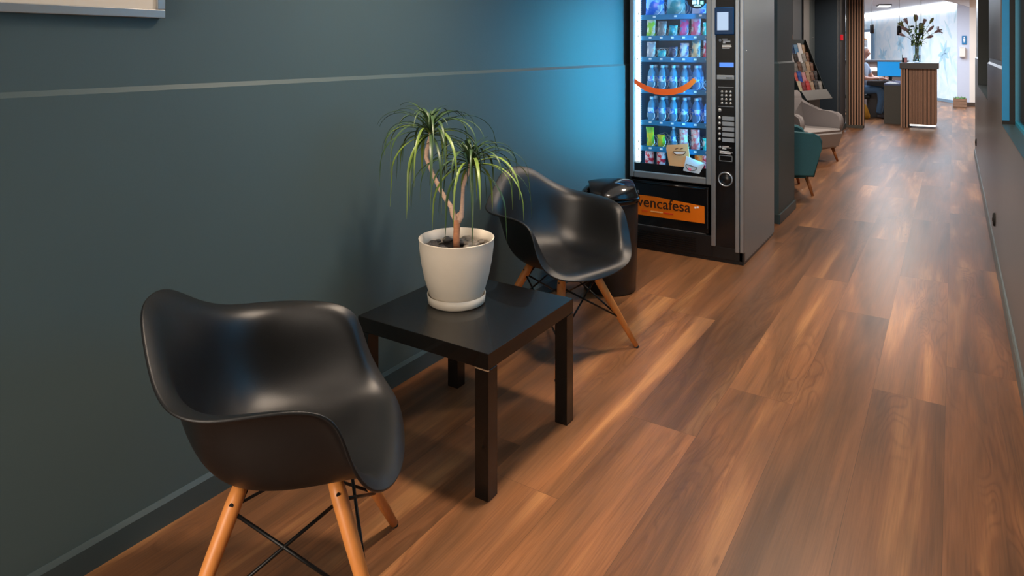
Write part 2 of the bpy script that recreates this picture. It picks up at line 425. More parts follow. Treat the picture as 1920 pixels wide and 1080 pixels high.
# right wall with window and deep niche
XR = 0.232
bm = NB()
def rw(y0, y1, full=True, z0=0.945):
    if full:
        wainscot(bm, y0, y1, x=XR, s=-1, back=0.3)
    else:
        box(bm, XR, 0.543, y0, y1, 0, z0)
rw(-3, 1.0); rw(1.0, 4.80, False, 0.938); rw(4.80, 6.80); rw(6.80, 9.45, False, 0.955); rw(9.45, 10.62)
struct('wall_right', bm, M['wall_grey'])
bm = NB(); extr(bm, [(XR, 0), (0.220, 0), (0.220, 0.072), (0.225, 0.08), (XR, 0.08)], 'y', -3, 10.62)
box(bm, 0.220, 0.543, 10.62, 10.632, 0, 0.08)
struct('baseboard_right', bm, M['base_r'])
M['jamb_cyan_lit'] = mat('cyan_lit_window_jamb', lin((8, 128, 182)), 0.5, noise=0.05)  # cyan light on the far reveal is painted into the jamb colour
M['sill_dark'] = mat('dark_teal_sill', lin((50, 66, 70)), 0.35, noise=0.06)
# window: sill, jamb, frame, pane, curtain behind
wn = thing('window_1', 'x', 'window'); del wn['label']; del wn['category']; wn['kind'] = 'structure'
b_ = NB(); box(b_, XR - 0.002, 0.54, 1.0, 4.80, 0.938, 0.945); obj('window_sill', b_, M['sill_dark'], wn)
b_ = NB(); box(b_, XR, 0.266, 4.79, 4.80, 0.965, 2.5); obj('window_jamb', b_, M['jamb_cyan_lit'], wn)
b_ = NB(); box(b_, XR, 0.292, 4.782, 4.80, 0.945, 0.965); box(b_, 0.266, 0.292, 4.785, 4.80, 0.96, 2.5); obj('window_trim', b_, M['rubber'], wn)
b_ = NB(); box(b_, 0.292, 0.315, 1.0, 4.80, 0.945, 0.965); box(b_, 0.292, 0.315, 4.775, 4.80, 0.965, 2.5); box(b_, 0.292, 0.315, 3.2, 3.24, 0.965, 2.5); obj('window_frame', b_, mat('teal_window_frame', lin((30, 120, 150)), 0.4, noise=.05), wn)
b_ = NB(); box(b_, 0.300, 0.303, 1.0, 4.78, 0.96, 2.5); obj('window_pane', b_, M['glass'], wn)
def curtain_mat():
    m = bpy.data.materials.new('sunlit_sheer_curtain'); m.use_nodes = True; nt = m.node_tree; nt.nodes.clear()
    o = nt.nodes.new('ShaderNodeOutputMaterial'); a = nt.nodes.new('ShaderNodeBsdfTranslucent'); d = nt.nodes.new('ShaderNodeBsdfDiffuse')
    tc = nt.nodes.new('ShaderNodeTexCoord'); n = nt.nodes.new('ShaderNodeTexNoise'); n.inputs['Scale'].default_value = 20
    nt.links.new(tc.outputs['Object'], n.inputs['Vector'])
    r = nt.nodes.new('ShaderNodeValToRGB'); r.color_ramp.elements[0].color = (0.3, 0.62, 0.72, 1); r.color_ramp.elements[1].color = (0.4, 0.78, 0.88, 1)
    nt.links.new(n.outputs['Fac'], r.inputs[0]); nt.links.new(r.outputs[0], a.inputs[0]); nt.links.new(r.outputs[0], d.inputs[0])
    mx = nt.nodes.new('ShaderNodeMixShader'); mx.inputs[0].default_value = 0.35
    nt.links.new(a.outputs[0], mx.inputs[1]); nt.links.new(d.outputs[0], mx.inputs[2]); nt.links.new(mx.outputs[0], o.inputs[0])
    return m
M['curtain'] = curtain_mat()
b_ = NB(); N_ = 500; prev = None
for i in range(N_ + 1):
    y = 1.0 + 3.77 * i / N_; x = 0.36 + 0.018 * math.sin(i * 0.55) + 0.006 * math.sin(i * 1.7)
    a = b_.verts.new((x, y, 0.96)); c = b_.verts.new((x, y, 2.5))
    if prev: b_.faces.new([prev[0], a, c, prev[1]])
    prev = (a, c)
cu = obj('sheer_curtain', b_, M['curtain'], smooth=True); tag(cu, 'pale blue sheer curtain hanging behind the glass of the right-hand window', 'curtain')
# niche
wn = thing('window_2', 'x', 'window'); del wn['label']; del wn['category']; wn['kind'] = 'structure'
b_ = NB(); box(b_, XR - 0.002, 0.54, 6.80, 9.45, 0.955, 0.96); obj('window_sill', b_, M['sill_dark'], wn)
b_ = NB(); box(b_, XR + 0.002, 0.40, 9.43, 9.45, 0.96, 2.5); obj('window_jamb', b_, M['door_dark'], wn)
b_ = NB(); box(b_, 0.40, 0.42, 6.8, 9.45, 0.96, 2.5); obj('window_pane', b_, M['dark_glass'], wn)
b_ = NB(); box(b_, 0.37, 0.40, 6.8, 9.43, 0.96, 1.0); box(b_, 0.37, 0.40, 9.37, 9.43, 1.0, 2.5); box(b_, 0.37, 0.40, 8.0, 8.05, 1.0, 2.5); obj('window_frame', b_, M['base'], wn)
# upper wall picture panel between the two
b_ = NB(); box(b_, 0.238, XR + 0.014, 5.05, 6.70, 1.30, 2.45, bev=0.002)
struct('trim_2', b_, M['door_grey'])

# ceiling, back wall, outer lobby
bm = NB(); box(bm, -2.12, 0.55, -3.1, 13.2, 2.5, 2.6); struct('ceiling', bm, M['ceil'])
bm = NB(); box(bm, -2.12, 0.55, -3.1, -3.0, 0, 2.5); struct('wall_back', bm, M['warm_white'])
bm = NB(); box(bm, -4.6, 2.6, 13.2, 31, 2.56, 2.66); struct('ceiling_lobby', bm, M['ceil'])
bm = NB(); box(bm, -4.7, -4.6, 13.2, 31, 0, 2.6); struct('wall_lobby_left', bm, M['white'])
bm = NB(); box(bm, -4.7, -2.12, 13.1, 13.2, 0, 2.6); struct('wall_lobby_front', bm, M['white'])
bm = NB(); box(bm, 0.55, 2.6, 10.55, 10.62, 0, 2.6); box(bm, 2.5, 2.6, 10.62, 19.6, 0, 2.6); box(bm, 0.55, 2.6, 10.55, 13.2, 2.5, 2.6); struct('wall_lobby_right', bm, M['warm_white'])
bm = NB(); box(bm, 0.318, 2.6, 19.6, 19.7, 0, 2.6); struct('wall_far_right', bm, M['warm_white'])
bm = NB(); box(bm, 0.22, 2.6, 19.585, 19.6, 0, 0.09); struct('baseboard_far', bm, mat('brown_baseboard', lin((70, 56, 48)), 0.5, noise=0.05))
bm = NB(); box(bm, 0.075, 0.318, 19.6, 20.5, 0, 2.56); struct('wall_column', bm, mat('lavender_paint', lin((196, 200, 214)), 0.6, noise=0.02))
bm = NB(); extr(bm, [(0.318, 2.56), (-0.25, 2.56), (0.318, 2.36)], 'y', 19.4, 19.6); struct('trim_3', bm, M['white'])
# mural wall: runs obliquely away to the left
P0 = Vector((0.09, 20.3, 0)); D = Vector((-0.40, 0.916, 0)).normalized(); NRM = Vector((-D.y, D.x, 0))   # facing camera side is -x/-y
LEN = 9.4
def mp(s, z, off=0.0):
    q = P0 + D * s; n = Vector((-0.916, -0.40, 0)) * off
    return Vector((q.x + n.x, q.y + n.y, z))
def mbox(bm, s0, s1, z0, z1, o0, o1):
    v = [bm.verts.new(mp(s, z, o)) for s in (s0, s1) for o in (o0, o1) for z in (z0, z1)]
    for f in [(0, 1, 3, 2), (4, 6, 7, 5), (0, 4, 5, 1), (2, 3, 7, 6), (0, 2, 6, 4), (1, 5, 7, 3)]: bm.faces.new([v[i] for i in f])
bm = NB(); mbox(bm, 0, LEN, 0, 2.30, -0.1, 0); mural = struct('wall_mural', bm, M['mural'])
bm = NB(); mbox(bm, 0, LEN, 0, 0.07, 0, 0.015); struct('baseboard_mural', bm, mat('blue_grey_baseboard', lin((120, 140, 156)), 0.5, noise=0.05))
M['cove'] = mat('cove_light', (1, 1, 1), 0.5, emit=(0.9, 0.95, 1.0), estr=7)
bm = NB(); mbox(bm, 0.0, LEN, 2.44, 2.50, 0.03, 0.10); o = obj('cove_light', bm, M['cove']); tag(o, 'long white light strip in the ceiling cove above the floral wall', 'light strip')
bm = NB(); mbox(bm, 0, LEN, 2.30, 2.56, -0.1, -0.0); struct('trim_4', bm, M['white'])
# printed leaves and petals
def leafdecal(name, m, items):
    b_ = NB()
    for s, z, L_, W_, a in items:
        n = 14; vs = []
        for i in range(2 * n):
            t = i / n
            u = t if t <= 1 else 2 - t
            sgn = 1 if t <= 1 else -1
            wv = W_ * math.sin(PI * u ** 0.8) * sgn
            uu = L_ * u
            vs.append(b_.verts.new(mp(s + uu * math.cos(a) - wv * math.sin(a), z + uu * math.sin(a) + wv * math.cos(a), 0.002)))
        b_.faces.new(vs)
    return obj(name, b_, m, mural)
it = []
for s, z, sc in ((0.75, 1.25, 1.0), (3.6, 1.55, 0.95), (2.7, 0.55, 1.1), (5.0, 1.1, 1.0)):
    for q in range(7):
        it.append((s, z, sc * random.uniform(0.3, 0.5), sc * random.uniform(0.05, 0.085), q * 2 * PI / 7 + random.uniform(-.2, .2)))
leafdecal('printed_petals', M['petal'], it)
it = [(s, z, random.uniform(0.4, 0.8), random.uniform(0.03, 0.06), random.uniform(0.6, 2.4)) for s, z in ((0.3, 1.6), (0.3, 0.9), (0.5, 0.4), (1.6, 1.4), (1.9, 0.8), (2.4, 1.5), (3.3, 0.9), (4.3, 1.3), (4.4, 0.7), (5.6, 1.5), (1.2, 1.8), (0.2, 2.0))]
leafdecal('printed_leaves', M['petal_l'], it)
# glazed doorway in the mural wall
dr = thing('door_3', 'x', 'door'); del dr['label']; del dr['category']; dr['kind'] = 'structure'
M['daylit'] = mat('daylit_opening', (0.9, 0.95, 1), 0.5, emit=(0.80, 0.90, 1.0), estr=1.0, noise=0.05)
b_ = NB(); mbox(b_, 5.9, 8.6, 0, 1.95, 0.002, 0.006); obj('door_pane', b_, M['daylit'], dr)
b_ = NB(); mbox(b_, 5.72, 5.92, 0, 2.02, 0.0, 0.05); mbox(b_, 5.92, 8.6, 1.94, 2.02, 0.0, 0.05); obj('door_frame', b_, mat('blue_grey_frame', lin((120, 150, 175)), 0.5, noise=0.05), dr)

# ------------------------------------------------------------------ shell armchairs
R6 = [(.272, 0, .379), (.267, .112, .388), (.246, .207, .404), (.202, .274, .430), (.157, .299, .513), (.134, .293, .624), (.023, .308, .645), (-.126, .335, .640), (-.218, .281, .651), (-.274, .182, .704), (-.320, .096, .780), (-.339, 0, .788)]
R5 = [(.258, 0, .403), (.252, .106, .407), (.228, .188, .414), (.184, .230, .444), (.148, .254, .518), (.112, .260, .612), (.012, .270, .637), (-.118, .274, .632), (-.197, .222, .646), (-.248, .146, .690), (-.288, .078, .752), (-.302, 0, .762)]
R4 = [(.234, 0, .415), (.227, .098, .414), (.200, .170, .417), (.170, .208, .436), (.144, .233, .476), (.100, .252, .518), (-.002, .259, .538), (-.110, .248, .552), (-.188, .202, .582), (-.236, .134, .622), (-.256, .066, .650), (-.262, 0, .656)]
R3 = [(.175, 0, .410), (.170, .082, .408), (.148, .146, .407), (.124, .184, .416), (.098, .208, .430), (.056, .228, .444), (-.016, .235, .452), (-.102, .224, .460), (-.170, .184, .480), (-.212, .122, .508), (-.230, .060, .524), (-.236, 0, .528)]
R2 = [(.110, 0, .400), (.104, .062, .396), (.088, .112, .393), (.068, .140, .394), (.046, .160, .396), (.016, .174, .398), (-.034, .178, .400), (-.088, .166, .404), (-.132, .132, .411), (-.160, .086, .420), (-.172, .042, .427), (-.176, 0, .430)]
R1 = [(.040, 0, .396), (.036, .030, .394), (.026, .052, .393), (.014, .064, .393), (.004, .071, .393), (-.010, .076, .394), (-.032, .076, .396), (-.054, .070, .398), (-.070, .056, .400), (-.082, .037, .403), (-.088, .018, .405), (-.090, 0, .405)]
def full(r):
    return [Vector(p) for p in r] + [Vector((p[0], -p[1], p[2])) for p in r[-2:0:-1]]
def shell_bm():
    bm = NB(); rings = [[bm.verts.new(p) for p in full(r)] for r in (R1, R2, R3, R4, R5, R6)]
    n = len(rings[0]); c = bm.verts.new((-.024, 0, .394))
    for t in range(n):
        bm.faces.new([c, rings[0][t], rings[0][(t + 1) % n]])
        for i in range(len(rings) - 1):
            bm.faces.new([rings[i][t], rings[i + 1][t], rings[i + 1][(t + 1) % n], rings[i][(t + 1) % n]])
    return bm
def leg_pts(sx, sy):
    return Vector((sx * .101, sy * .089, .378)), Vector((sx * .243, sy * .254, .0))
def make_shell_chair(label, loc, rz):
    t = thing('shell_armchair', label, 'chair', loc, rz, 'black shell armchairs against the wall')
    s = obj('seat_shell', shell_bm(), M['black_shell'], t, smooth=True)
    mod(s, 'SUBSURF', levels=2, render_levels=3)
    mod(s, 'SOLIDIFY', thickness=0.007, offset=-1)
    mod(s, 'BEVEL', width=0.0022, segments=2, limit_method='ANGLE', angle_limit=math.radians(50))
    for sx in (1, -1):
        for sy in (1, -1):
            a, b = leg_pts(sx, sy); b2 = b + (a - b) * 0.02
            bm = NB(); tube(bm, [a, a + (b - a) * .12, a + (b - a) * .35, b2], [.0165, .0190, .0180, .0115], 16)
            l = obj('leg', bm, M['wood_leg'], t)
            bm = NB(); tube(bm, [b2, b], [.0118, .0105], 14); obj('foot_glide', bm, M['rubber'], l)
            bm = NB(); q = a + (b - a) * .05; tube(bm, [q, q + Vector((-sx * .0, -sy * .022, 0))], .006, 8)
            q = a + (b - a) * .09
            tube(bm, [q + Vector((sx * .004, sy * .021, 0)), q], .005, 8)
            obj('bolt', bm, M['black_metal'], l)
            # steel fork under the seat holding the leg
            bm = NB(); tube(bm, [(sx * .03, sy * .03, .387), (sx * .07, sy * .06, .386), a + Vector((-sx * .02, -sy * .02, 0.004)), a + (b - a) * .16 + Vector((-sx * .012, -sy * .012, 0))], .006, 8)
            obj('leg_bracket', bm, M['black_metal'], t)
    for (p, q) in (((1, 1), (1, -1)), ((1, -1), (-1, -1)), ((-1, -1), (-1, 1)), ((-1, 1), (1, 1))):
        for u, v in ((p, q), (q, p)):
            a, b = leg_pts(*u); c, d = leg_pts(*v)
            s0 = a + (b - a) * .14; s1 = c + (d - c) * .64
            dd = (s1 - s0).normalized()
            bm = NB(); tube(bm, [s0 + dd * .012, s1 - dd * .008], .0042, 8)
            obj('brace_rod', bm, M['black_metal'], t)
    bm = NB(); box(bm, -.09, .09, -.075, -.055, .378, .387); box(bm, -.09, .09, .055, .075, .378, .387); tube(bm, [(-.12, 0, .385), (.12, 0, .385)], .006, 8)
    obj('under_frame', bm, M['black_metal'], t)
    return t
make_shell_chair('black plastic shell armchair on splayed wooden legs, nearest, at left of the side table', (-1.363, 1.119, 0), math.radians(42.1))
make_shell_chair('black plastic shell armchair behind the side table, in front of the waste bin', (-1.530, 2.780, 0), math.radians(-17.2))

# ------------------------------------------------------------------ side table
t = thing('side_table', 'square black-brown side table with four block legs under the potted plant', 'table', (-1.457, 1.970, 0), 0)
h = 0.275
bm = NB(); box(bm, -h, h, -h, h, .400, .450, bev=.0012, seg=1); obj('tabletop', bm, M['table'], t)
for sx, sy in ((1, -1), (1, 1), (-1, -1), (-1, 1)):
    bm = NB(); x1 = sx * h; x0 = sx * (h - .05); y1 = sy * h; y0 = sy * (h - .05)
    box(bm, min(x0, x1), max(x0, x1), min(y0, y1), max(y0, y1), 0, .3985, bev=.0012, seg=1)
    l = obj('leg', bm, M['table'], t)
    if (sx, sy) == (1, -1):
        bm = NB(); box(bm, sx * (h - .05), sx * h + .0006, sy * h - .0008, sy * h + .004, .3965, .3995); obj('worn_seam', bm, M['table_edge'], l)

# ------------------------------------------------------------------ potted dracaena
PC = (-1.527, 1.987)
t = thing('potted_dracaena', 'two-headed dragon tree in a round cream pot with saucer, on the side table', 'potted plant', (PC[0], PC[1], .450))
bm = NB(); lathe(bm, [(0, .000), (.098, .000), (.104, .004), (.107, .034), (.1045, .034), (.101, .008), (0, .006)], 48); obj('saucer', bm, M['pot'], t)
bm = NB(); lathe(bm, [(0, .006), (.082, .006), (.090, .012), (.103, .045), (.118, .095), (.129, .150), (.1355, .200), (.1375, .232), (.1385, .235), (.1345, .235), (.131, .20), (.122, .14), (.10, .12), (0, .12)], 64); obj('pot', bm, M['pot'], t)
bm = NB(); lathe(bm, [(.126, .185), (.08, .192), (0, .195)], 32); obj('soil', bm, M['soil'], t)
rr = random.Random(3)
for i in range(46):
    a = rr.uniform(0, 2 * PI); r = 0.025 + 0.085 * math.sqrt(rr.random()); s = rr.uniform(.008, .017)
    bm = NB(); bmesh.ops.create_icosphere(bm, subdivisions=2, radius=1)
    for v in bm.verts:
        k = 1 + .12 * math.sin(v.co.x * 3 + i) + .1 * math.cos(v.co.y * 4 + i * 2)
        v.co = Vector((v.co.x * s * 1.2 * k, v.co.y * s * k, v.co.z * s * .6))
    bmesh.ops.rotate(bm, verts=bm.verts, cent=(0, 0, 0), matrix=Matrix.Rotation(rr.uniform(0, 6), 3, 'Z') @ Matrix.Rotation(rr.uniform(-.4, .4), 3, 'X'))
    o = obj('pebble', bm, M['stone'] if rr.random() < .55 else M['stone_d'], t, smooth=True); o.location = (r * math.cos(a), r * math.sin(a), .197 + s * .45)
# the plane of the plant as seen from the photo: axis along the camera's right
RX = Vector((math.cos(math.radians(32.898)), math.sin(math.radians(32.898)), 0)); FW = Vector((-RX.y, RX.x, 0))
DEP = 2.498
def pp(px, py, d=0.0):
    """a point of the plant, measured in metres from its foot"""
    u = (px - 849.5) * DEP / 1280; z = (447 - py) * DEP / 1280 + .235
    return RX * u + FW * d + Vector((0, 0, z))
bm = NB(); tube(bm, [pp(850, 468), pp(849, 450), pp(850, 430), pp(850, 414)], [.0125, .0118, .0118, .0135], 12); obj('trunk', bm, M['trunk_r'], t)
bm = NB(); tube(bm, [pp(850, 418), pp(843, 404), pp(840, 391), pp(829, 375), pp(819, 358), pp(808, 335), pp(797, 310), pp(793, 298), pp(794, 284), pp(800, 262), pp(801, 246)], [.011, .0105, .009, .0082, .0082, .0075, .0075, .0078, .0082, .008, .006], 12); obj('stem', bm, M['trunk'], t)
bm = NB(); tube(bm, [pp(852, 419), pp(858, 408), pp(860, 394), pp(861, 372), pp(862, 352), pp(867, 335), pp(873, 322), pp(876, 305)], [.011, .0105, .008, .007, .0068, .0075, .0065, .005], 12); obj('stem', bm, M['trunk'], t)
bm = NB(); tube(bm, [pp(851, 412), pp(852, 404), pp(854, 401)], [.006, .0045, .003], 8); obj('stem_stub', bm, M['trunk'], t)
def leaf(c, az, L_, lift, droop, w=.0065, m='leaf', rnd=None):
    """strap leaf: leaves centre c along az (radians in plan), rising at lift, curving down"""
    n = 12; bm = NB(); p = Vector(c); e = lift; st = L_ / n; rows = []
    dirh = Vector((math.cos(az), math.sin(az), 0)); side = Vector((-math.sin(az), math.cos(az), 0))
    for i in range(n + 1):
        f = i / n; ww = w * (0.75 + .5 * f if f < .5 else 1.0) * (1 - max(0, f - .55) / .45) ** .8 + .0004
        dn = dirh * math.cos(e) + Vector((0, 0, math.sin(e))); nrm = side.cross(dn)
        rows.append([bm.verts.new(p - side * ww + nrm * -.0012), bm.verts.new(p + nrm * .0012 * (1 - f)), bm.verts.new(p + side * ww + nrm * -.0012)])
        p = p + dn * st; e = max(e - droop * (0.5 + 1.2 * f) / n, -PI / 2 + .06)
    for i in range(n):
        for j in (0, 1):
            bm.faces.new([rows[i][j], rows[i][j + 1], rows[i + 1][j + 1], rows[i + 1][j]]).smooth = True
    return obj('leaf', bm, M[m], t, normals=False)
rr = random.Random(11)
base_az = math.atan2(RX.y, RX.x)
for (cx_, cy_, cnt, sc) in ((800, 243, 66, 1.0), (877, 301, 58, .95)):
    for i in range(cnt):
        f = i / cnt; az = i * 2.39996 + rr.uniform(-.2, .2)
        c = pp(cx_, cy_ + 14 * f) ; lift = math.radians(86 - 96 * f + rr.uniform(-10, 8))
        L_ = sc * (0.09 + .30 * min(1, f * 1.8)) * rr.uniform(.72, 1.0)
        toward_wall = math.cos(az) < -0.55
        if toward_wall: L_ = min(L_, .24)
        leaf(c, az, L_, lift, rr.uniform(2.3, 3.3) * (0.5 + .5 * min(1, f * 2)), rr.uniform(.0036, .0058), 'leaf_l' if (f > .55 and rr.random() < .55) else 'leaf')

# ------------------------------------------------------------------ waste bin
t = thing('waste_bin', 'black round waste bin with domed swing lid between chair and vending machine', 'waste bin', (-1.66, 3.60, 0), math.radians(-55))
bm = NB(); lathe(bm, [(0, 0), (.142, 0), (.148, .006), (.158, .30), (.162, .50), (.160, .515), (.155, .51), (.14, .02), (0, .015)], 48); obj('body', bm, M['black_side'], t)
bm = NB(); lathe(bm, [(.160, .505), (.169, .508), (.171, .528), (.165, .536), (.150, .536), (.146, .51)], 48); obj('rim', bm, M['black_gloss'], t)
bm = NB(); prof = [(.166 * math.cos(a), .528 + .090 * math.sin(a)) for a in [i * PI / 2 / 12 for i in range(13)]]
lathe(bm, prof[:-1] + [(0, .618)], 48)
kill = [f for f in bm.faces if f.calc_center_median().x > .035 and abs(f.calc_center_median().y) < .135]
bmesh.ops.delete(bm, geom=kill, context='FACES'); o = obj('lid_dome', bm, M['black_gloss'], t); mod(o, 'SOLIDIFY', thickness=.004, offset=-1)
bm = NB(); n = 14
rows = []
for i in range(n + 1):
    a = .12 + 1.30 * i / n; row = []
    for j in range(-7, 8):
        y = j / 7 * .128; hh = math.sqrt(max(0.0001, 1 - (y / .172) ** 2))
        row.append(bm.verts.new((.176 * math.cos(a) * hh, y, .528 + .104 * math.sin(a) * (0.55 + .45 * hh))))
    rows.append(row)
for i in range(n):
    for j in range(14): bm.faces.new([rows[i][j], rows[i][j + 1], rows[i + 1][j + 1], rows[i + 1][j]]).smooth = True
o = obj('swing_flap', bm, M['black_gloss'], t); mod(o, 'SOLIDIFY', thickness=.012, offset=0); mod(o, 'BEVEL', width=.005, segments=3, limit_method='ANGLE')
for sy in (-1, 1):
    bm = NB(); tube(bm, [(.03, sy * .150, .552), (.03, sy * .162, .552)], .014, 14); obj('hinge_knob', bm, M['black_gloss'], t)

# ------------------------------------------------------------------ picture frame
t = thing('framed_picture', 'silver-framed picture with a wide cream mat hung on the left wall', 'picture', (-1.928, .60, 1.462))
ws, hs = .507, .75
bm = NB()
box(bm, .004, .026, -ws, ws, 0, .024, bev=.002); box(bm, .004, .026, -ws, ws, hs - .024, hs, bev=.002)
box(bm, .004, .026, -ws, -ws + .024, .024, hs - .024, bev=.002); box(bm, .004, .026, ws - .024, ws, .024, hs - .024, bev=.002)
obj('frame', bm, M['silver'], t)
bm = NB(); box(bm, .0, .012, -ws + .004, ws - .004, -.0, hs - .004); obj('backing', bm, M['black_matt'], t)
bm = NB(); box(bm, .012, .017, -ws + .02, ws - .02, .02, hs - .02); obj('mat_board', bm, M['paper'], t)
bm = NB(); box(bm, .017, .018, -ws + .12, ws - .12, .052, hs - .12); obj('print', bm, M['grey_print'], t)

# ------------------------------------------------------------------ vending machine
VX0, VX1, VY, VD, VH = -1.895, -1.113, 4.42, .865, 1.83
t = thing('vending_machine', 'tall snack vending machine with a lit blue glass front and steel side', 'vending machine', (-1.504, VY, 0))
V = t
ox, oy = -1.504, VY
def vb(name, x0, x1, y0, y1, z0, z1, m, parent=None, bev=0, seg=2):
    """box in world metres turned into the machine's own frame"""
    b = NB(); box(b, x0 - ox, x1 - ox, y0, y1, z0, z1, bev, seg); return obj(name, b, m, parent or V)
# steel body: right side, left side, top, back
vb('side_panel', VX1 - .012, VX1, .022, VD, .02, VH, M['steel'], bev=.001, seg=1)
vb('side_panel', VX0, VX0 + .012, .022, VD, .02, VH, M['black_matt'])
vb('top_panel', VX0, VX1, .022, VD, VH, VH + .012, M['steel'])
vb('back_panel', VX0 + .012, VX1 - .012, VD - .01, VD, .02, VH, M['black_matt'])
vb('plinth', VX0 + .01, VX1 - .005, .006, VD - .02, 0, .02, M['black_matt'])
for i, (z) in enumerate((1.62, 1.42, 1.16, .83, .50, .27)):
    b = NB(); tube(b, [(VX1 - ox - .002, .06, z - .06), (VX1 - ox + .002, .06, z - .06)], .004, 8); obj('rivet', b, M['alu'], V)
# lower door: kick plate with vent ribs, recess and orange sign
vb('kick_plate', VX0 + .004, -1.315, .0, .04, .02, .16, M['black_matt'], bev=.004)
b = NB()
for i in range(7): box(b, -1.84 - ox, -1.42 - ox, -.004, .001, .040 + i * .014, .046 + i * .014)
obj('vent_ribs', b, M['black_gloss'], V)
vb('kick_plate', -1.315, VX1 - .006, .0, .04, .02, .10, M['black_matt'], bev=.004)
vb('lower_panel', VX0 + .004, -1.34, .008, .04, .166, .47, M['black_gloss'], bev=.006)
vb('panel_edge', VX0 + .01, -1.355, .000, .006, .164, .167, M['alu'])
vb('panel_edge', -1.348, -1.346, .000, .01, .20, .455, M['alu'])
b = NB(); tube(b, [(VX0 - ox + .01, .004, .458), (-1.36 - ox, .004, .458)], .008, 10); obj('flap_handle', b, M['black_gloss'], V)
# orange sign, arched top
b = NB(); pts = []
xa, xb = -1.835, -1.366
n = 20
for i in range(n + 1):
    f = i / n; pts.append((xa + (xb - xa) * f - ox, .367 + .003 * math.sin(PI * min(1, f * 2.2)) - .024 * f ** 1.7))
pts += [(xb - ox + .002, .232), (xa - ox, .232)]
extr(b, pts, 'y', .004, .008); sg = obj('orange_sign', b, M['orange'], V)
text_mesh('sign_lettering', 'vencafesa', .098, M['ink'], sg, (-1.832 - ox, .0035, .292), xs=1.0, bold=.0006)
text_mesh('sign_small_print', 'you', .030, M['red_ink'], sg, (-1.80 - ox, .0035, .256))
b = NB(); box(b, -1.735 - ox, -1.65 - ox, .0028, .004, .262, .270); obj('sign_small_print', b, M['pale_ink'], sg)
b = NB(); box(b, -1.640 - ox, -1.575 - ox, .0028, .004, .260, .270); obj('sign_small_print', b, M['red_ink'], sg)
b = NB(); box(b, -1.432 - ox, -1.420 - ox, .0028, .004, .322, .334); box(b, -1.416 - ox, -1.404 - ox, .0028, .004, .326, .338); obj('sign_mark', b, M['white_ink'], sg)
# glass door frame
b = NB()
def fr(x0, x1, z0, z1): box(b, x0 - ox, x1 - ox, -.012, .03, z0, z1, bev=.006)
fr(VX0 + .012, -1.852, .490, VH - .01); fr(-1.352, -1.315, .490, VH - .01); fr(-1.852, -1.352, .490, .535); fr(-1.852, -1.352, 1.77, VH - .01)
obj('window_surround', b, M['frame_grey'], V)
vb('lower_glass_band', -1.852, -1.352, .0, .012, .535, .590, M['black_gloss'])
vb('silver_strip', -1.318, -1.288, -.014, .02, .100, VH - .01, M['alu'], bev=.004)
vb('silver_strip', -1.166, -1.140, -.014, .02, .078, VH - .01, M['alu'], bev=.005)
vb('silver_strip', -1.138, VX1 + .001, -.008, .022, .078, VH - .01, M['alu'], bev=.006)
vb('corner_edge', -1.14, VX1 + .0005, .0, .03, .01, .078, M['black_matt'])
vb('glass_pane', -1.852, -1.352, .004, .008, .59, 1.77, M['glass'])
# cabinet interior
IN = NB()
box(IN, -1.862 - ox, -1.340 - ox, .50, .51, .53, 1.78)
box(IN, -1.872 - ox, -1.862 - ox, .03, .51, .53, 1.78); box(IN, -1.342 - ox, -1.332 - ox, .03, .51, .53, 1.78)
box(IN, -1.872 - ox, -1.332 - ox, .03, .51, .52, .53); box(IN, -1.872 - ox, -1.332 - ox, .03, .51, 1.78, 1.79)
obj('cabinet_lining', IN, M['mid_blue'], V)
M['led'] = mat('white_led_strip', (1, 1, 1), 0.5, emit=(0.72, 0.95, 1.0), estr=3.2)
M['led_c'] = mat('cyan_led_strip', (1, 1, 1), 0.5, emit=(0.03, 0.46, 1.0), estr=16)
ls = vb('led_strip', -1.860, -1.822, .030, .036, .592, 1.77, M['led'])
b = NB(); rr = random.Random(5)
for i in range(22):
    z = .62 + i * .052; x = -1.838 - ox + rr.uniform(-.006, .006); s = rr.uniform(.004, .008)
    box(b, x, x + s * .7, .0285, .0298, z, z + s * 2)
obj('strip_marks', b, M['black_matt'], ls)
b = NB()
for i in range(90):
    z = .60 + i * .013
    box(b, -1.818 - ox, -1.815 - ox, .034, .036, z, z + .006)
obj('rail_holes', b, M['tag_white'], V)
vb('led_strip', -1.349, -1.344, .045, .075, .60, 1.76, M['led_c'])
vb('led_strip', -1.84, -1.36, .045, .07, 1.768, 1.776, M['led_c'])
# trays, spirals, price tags
shelf = [1.595, 1.451, 1.305, 1.089, .870, .691]
slots = [-1.765 + .0788 * k for k in range(6)]
slot3 = [-1.735, -1.585, -1.415]
def helix(x, z, r, parent, turns=6):
    b = NB(); pts = []
    for i in range(turns * 14 + 1):
        a = -PI / 2 + 2 * PI * i / 14; pts.append((x - ox + r * math.cos(a), .058 + .055 * i / 14, z + r + r * math.sin(a)))
    tube(b, pts, .0025, 5); return obj('spiral', b, M['wire'], parent)
for si, z in enumerate(shelf):
    tr = vb('tray', -1.845, -1.348, .050, .48, z - .012, z + .004, M['tray'])
    vb('tray_lip', -1.845, -1.348, .044, .050, z - .022, z + .012, M['tray'], tr)
    for x in (slot3 if si == 0 else slots):
        r = .052 if si == 0 else .033
        helix(x, z + .006, r, tr, 4 if si == 0 else 6)
        b = NB(); box(b, x - ox - .002 + .004, x - ox + .020, .040, .044, z - .008, z + .004); obj('price_tag', b, M['tag_white'], tr)
tr = vb('tray', -1.845, -1.348, .050, .48, .545, .560, M['tray'])
